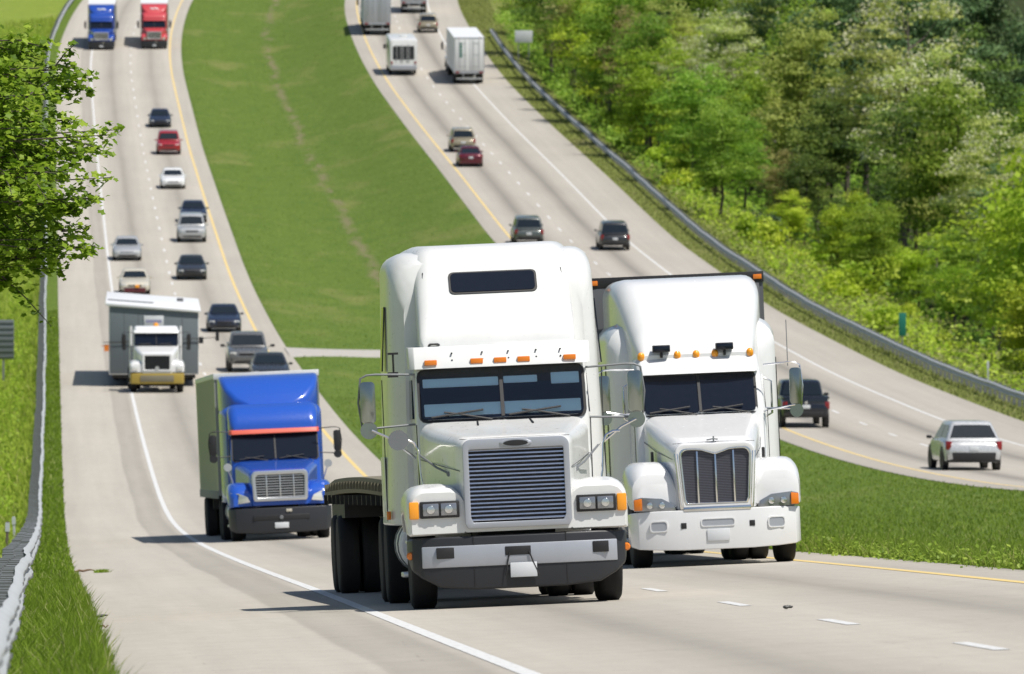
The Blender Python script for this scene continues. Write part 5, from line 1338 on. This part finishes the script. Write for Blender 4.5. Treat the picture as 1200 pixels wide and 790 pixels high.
for i, (d, kd, s) in enumerate(((575,'leafy',.62),(606,'leafy',.7),(636,'fresh',.85),(652,'leafy',.8),(668,'brown',.9),(684,'leafy',.85),(700,'fresh',.95),(716,'leafy',.85),(734,'brown',.95),(748,'leafy',.85),(764,'dark',.8),(782,'leafy',.9))):
    plant(kd, 45.2 + .5*math.sin(i*2.3), d, s, *LAB[kd], zs=1.05)
# shrubs on the slope
for (u, d, s, kd, lb) in ((47.0, 566, 1.15, 'grey_shrub', 'rounded grey green shrub above the roof corner of the second white truck'),
                         (46.0, 497, .9, 'shrub', 'pale green shrub on the weedy slope left of the mile marker'),
                         (49.0, 520, 1.2, 'shrub', 'bright bushy shrub high on the weedy slope above the mile marker')):
    plant(kd, u, d, s, lb, 'shrubs on the slope behind the guardrail', 'shrub')
for i in range(46):
    d = rr.uniform(375, 690); u = rr.uniform(43.6, max(45.5, edge_u(d)))
    plant('shrub', u, d, rr.uniform(.35, .95), 'bright green shrub on the weedy slope behind the guardrail', 'shrubs on the slope behind the guardrail', 'shrub', zs=rr.uniform(.8, 1.2))
# tangled undergrowth: a mass nobody could count
def undergrowth(name, mat, n, seed, us, Ds, leaf, hh, label):
    r = np.random.default_rng(seed)
    nc = n//22; d = r.uniform(*Ds, nc); u = us(d, r); h = r.uniform(.2, 1.0, nc)**1.3*hh
    idx = np.repeat(np.arange(nc), 22); k = len(idx)
    off = r.normal(0, 1, (k, 3))*np.array([.45, .6, .33])*min(1, leaf/.25)
    z0 = H(u, d)
    P = np.stack([CX(d)+u, d, z0], -1)[idx] + off; P[:,2] = z0[idx] + np.abs(off[:,2] + h[idx]*.5)
    Nrm = unit(np.array([0, -.15, .8]) + r.normal(0, .5, (k, 3)))
    tone = np.clip(np.repeat(r.normal(.45, .25, nc), 22) + r.normal(0, .12, k), 0, .86)
    tag(link(name, leaf_quads(name, P, Nrm, leaf*r.uniform(.5, 1.3, k), tone, mat, r)), label, kind='stuff')
L_wd = leaf_mat('weed_leaves', (.15,.20,.04), (.25,.31,.065), (.38,.40,.13), trans=.45)
eu = lambda d: np.interp(d, [380, 430, 480, 520, 560, 600, 640, 680, 760, 820, 900, 1000], [51, 53, 55, 54.5, 52, 48.5, 46.5, 46, 46, 47, 49, 50])
undergrowth('undergrowth', L_bri, 26000, 21, lambda d, r: 43.6 + (eu(d)+1-43.6)*r.random(len(d)), (365, 610), .30, 1.1, 'bright green tangled undergrowth on the slope behind the right guardrail')
undergrowth('undergrowth', L_mid, 26000, 27, lambda d, r: 43.4 + (eu(d)+2-43.4)*r.random(len(d)), (590, 850), .34, 1.3, 'mid green undergrowth between the upper guardrail and the trees')
undergrowth('undergrowth', L_wd, 52000, 22, lambda d, r: 42.9 + (eu(d)+2-42.9)*r.random(len(d))**.9, (365, 640), .26, .8, 'olive weeds mixed into the slope behind the right guardrail')
undergrowth('undergrowth', L_mid, 45000, 23, lambda d, r: eu(d) + 26*r.random(len(d)), (385, 950), .5, 2.2, 'dark green undergrowth on the floor of the wood')
undergrowth('meadow_weeds', L_bri, 30000, 24, lambda d, r: -1.3 - 6*r.random(len(d))**1.2, (170, 860), .16, .45, 'leafy weeds scattered through the meadow left of the guardrail')

undergrowth('edge_weeds', L_mid, 5000, 25, lambda d, r: 12.05 + .5*r.random(len(d))**2, (94, 150), .07, .10, 'dark leafy weeds at the ragged foot of the median grass')
# ------------------------------------------------------------------ the maple branch reaching in from the left
def maple():
    D0 = 98.0; Xt = -10.3; u0 = Xt - float(CX(D0)); g = empty('maple_tree', Matrix.Translation(P3(u0, D0, -.1))); base = P3(u0, D0, -.1)
    r = np.random.default_rng(31); m = MB(); tw = MB(); LP = []; LN = []
    def loc(x, y, dD): return Vector(((x-600)/F*(D0+dD) - base.x, dD, (YH-y)/F*(D0+dD) - base.z))
    Ht = 8.2
    tp = [Vector((0,0,-.3)), Vector((.05,0,1.5)), Vector((-.03,.1,3)), Vector((.08,.05,4.5)), Vector((0,0,6)), Vector((.1,-.1,Ht))]
    m.tube(tp, [.26,.2,.17,.14,.10,.04], 10)
    def trunk_at(z):
        for a, b in zip(tp, tp[1:]):
            if a.z <= z <= b.z: return a.lerp(b, (z-a.z)/(b.z-a.z))
        return tp[-1]
    def spray(b, e, n, spread):
        b, e = Vector(b), Vector(e); L = (e-b).length; d = (e-b)/L
        for i in range(n):
            t = r.random()**.8; p = b.lerp(e, t) + Vector(r.normal(0, spread*(1.05-.75*t), 3))*1.0
            LP.append(p); LN.append(Vector((r.normal(.1,.5), r.normal(-.25,.5), .75+abs(r.normal(0,.3)))))
    def branch(tip, n, spread=.17, start=.34):
        z0 = max(1.8, min(Ht-.6, tip.z - .35*math.hypot(tip.x, tip.y)*.6)); b = trunk_at(z0)
        mid = b.lerp(tip, .55) + Vector((0, r.normal(0,.25), .25)); path = [b, b.lerp(mid, .5)+Vector((0,0,.1)), mid, mid.lerp(tip, .6)+Vector((0,0,.06)), tip]
        m.tube(path, [.05,.036,.022,.012,.005], 6)
        for a, c, w in ((path[2], path[3], 1), (path[3], path[4], 1.0), (path[1], path[2], .6)):
            spray(a, c, int(n*w*.45), spread)
        for k in range(9):
            t = .35 + .6*r.random(); q = b.lerp(mid, t*2) if t < .5 else mid.lerp(tip, (t-.5)*2)
            e = q + Vector(((tip-b).normalized().x*r.uniform(.1,.7), r.normal(0,.5), r.normal(-.04,.2))); e.x = min(e.x, tip.x+.02)
            tw.tube([q, q.lerp(e,.5)+Vector((0,0,.03)), e], [.012,.008,.004], 5); spray(q, e, int(n*.17), spread*.62)
    tips = [(140,152,0),(131,208,.4),(133,158,-.3),(108,88,.3),(88,78,-.4),(58,46,.2),(52,60,.6),(112,288,0),(100,268,.5),(64,314,-.2),(84,298,.2),(34,304,.4),(8,298,-.4),(118,178,.8),(104,232,-.7),(122,232,.2),
            (90,140,1.0),(70,110,-.9),(92,110,.5),(30,84,.9),(12,78,-.6),(84,200,-1.2),(72,250,1.1),(46,280,-1.0),(40,200,1.4),(30,150,-1.4),(15,240,.3),(60,170,.2),(20,190,-.3),(55,230,-.4),(98,180,.1),(76,282,.6),(44,130,.2),(10,120,.5),(5,160,-.2)]
    for x, y, dD in tips: branch(loc(x, y, dD), 185, .15)
    for k in range(46):      # the rest of the crown, outside the picture
        a = r.uniform(.5, 2*math.pi-.5); e = r.uniform(1.5, 3.8)
        branch(Vector((math.cos(a)*e, math.sin(a)*e, r.uniform(5.9 if math.cos(a) > -.5 else 3.8, 9.0))) if math.cos(a)*e < 3.2 else Vector((-1, 2, 6)), 120, .25)
    m.add(tw.v, tw.f); m.build('trunk', BARK, g)
    P = np.array([tuple(p) for p in LP]); N = unit(np.array([tuple(p) for p in LN])); n = len(P)
    mat = leaf_mat('maple_leaves', (.065,.145,.010), (.165,.30,.018), (.34,.50,.055), trans=.5)
    me = leaf_quads('crown', P, N, r.uniform(.07, .145, n), np.clip(r.normal(.42,.24,n), 0, .86), mat, r, lobed=True)
    link('crown', me, None, g)
    tag(g, 'leafy maple reaching into the picture from the left in front of the road', 'tree')
maple()
# ------------------------------------------------------------------ daylight and camera
EL, AZ = R(62.5), math.atan2(.80, -.60)          # sun high, over the photographer's right shoulder
sd = Vector((math.sin(AZ)*math.cos(EL), math.cos(AZ)*math.cos(EL), math.sin(EL)))
w = bpy.data.worlds.new('World'); SC.world = w; w.use_nodes = True
nt = w.node_tree; bg = nt.nodes['Background']; sky = nt.nodes.new('ShaderNodeTexSky'); sky.sky_type = 'NISHITA'
sky.sun_disc = False; sky.sun_elevation = EL; sky.sun_rotation = AZ; sky.air_density = 1.0; sky.dust_density = 1.2
nt.links.new(sky.outputs[0], bg.inputs[0]); bg.inputs[1].default_value = .08
sl = bpy.data.lights.new('sun', 'SUN'); sl.energy = 4.7; sl.angle = R(.5); sl.color = (1.0, .955, .88)
so = bpy.data.objects.new('sun', sl); COL.objects.link(so); so.rotation_euler = (-sd).to_track_quat('-Z', 'Y').to_euler()
cam = bpy.data.cameras.new('camera'); co = bpy.data.objects.new('camera', cam); COL.objects.link(co)
co.location = (0, 0, 0); co.rotation_euler = (math.pi/2 - math.atan((395-YH)/F), 0, 0)
cam.sensor_width = 36; cam.lens = 300; cam.sensor_fit = 'HORIZONTAL'; cam.clip_start = 1; cam.clip_end = 8000
cam.dof.use_dof = True; cam.dof.focus_distance = 104; cam.dof.aperture_fstop = 6.8
SC.camera = co
SC.view_settings.view_transform = 'Standard'; SC.view_settings.look = 'None'; SC.view_settings.gamma = 1; SC.view_settings.exposure = .12
SC.view_settings.use_curve_mapping = False
SC.cycles.use_denoising = True
SC.cycles.max_bounces = 8; SC.cycles.transparent_max_bounces = 12
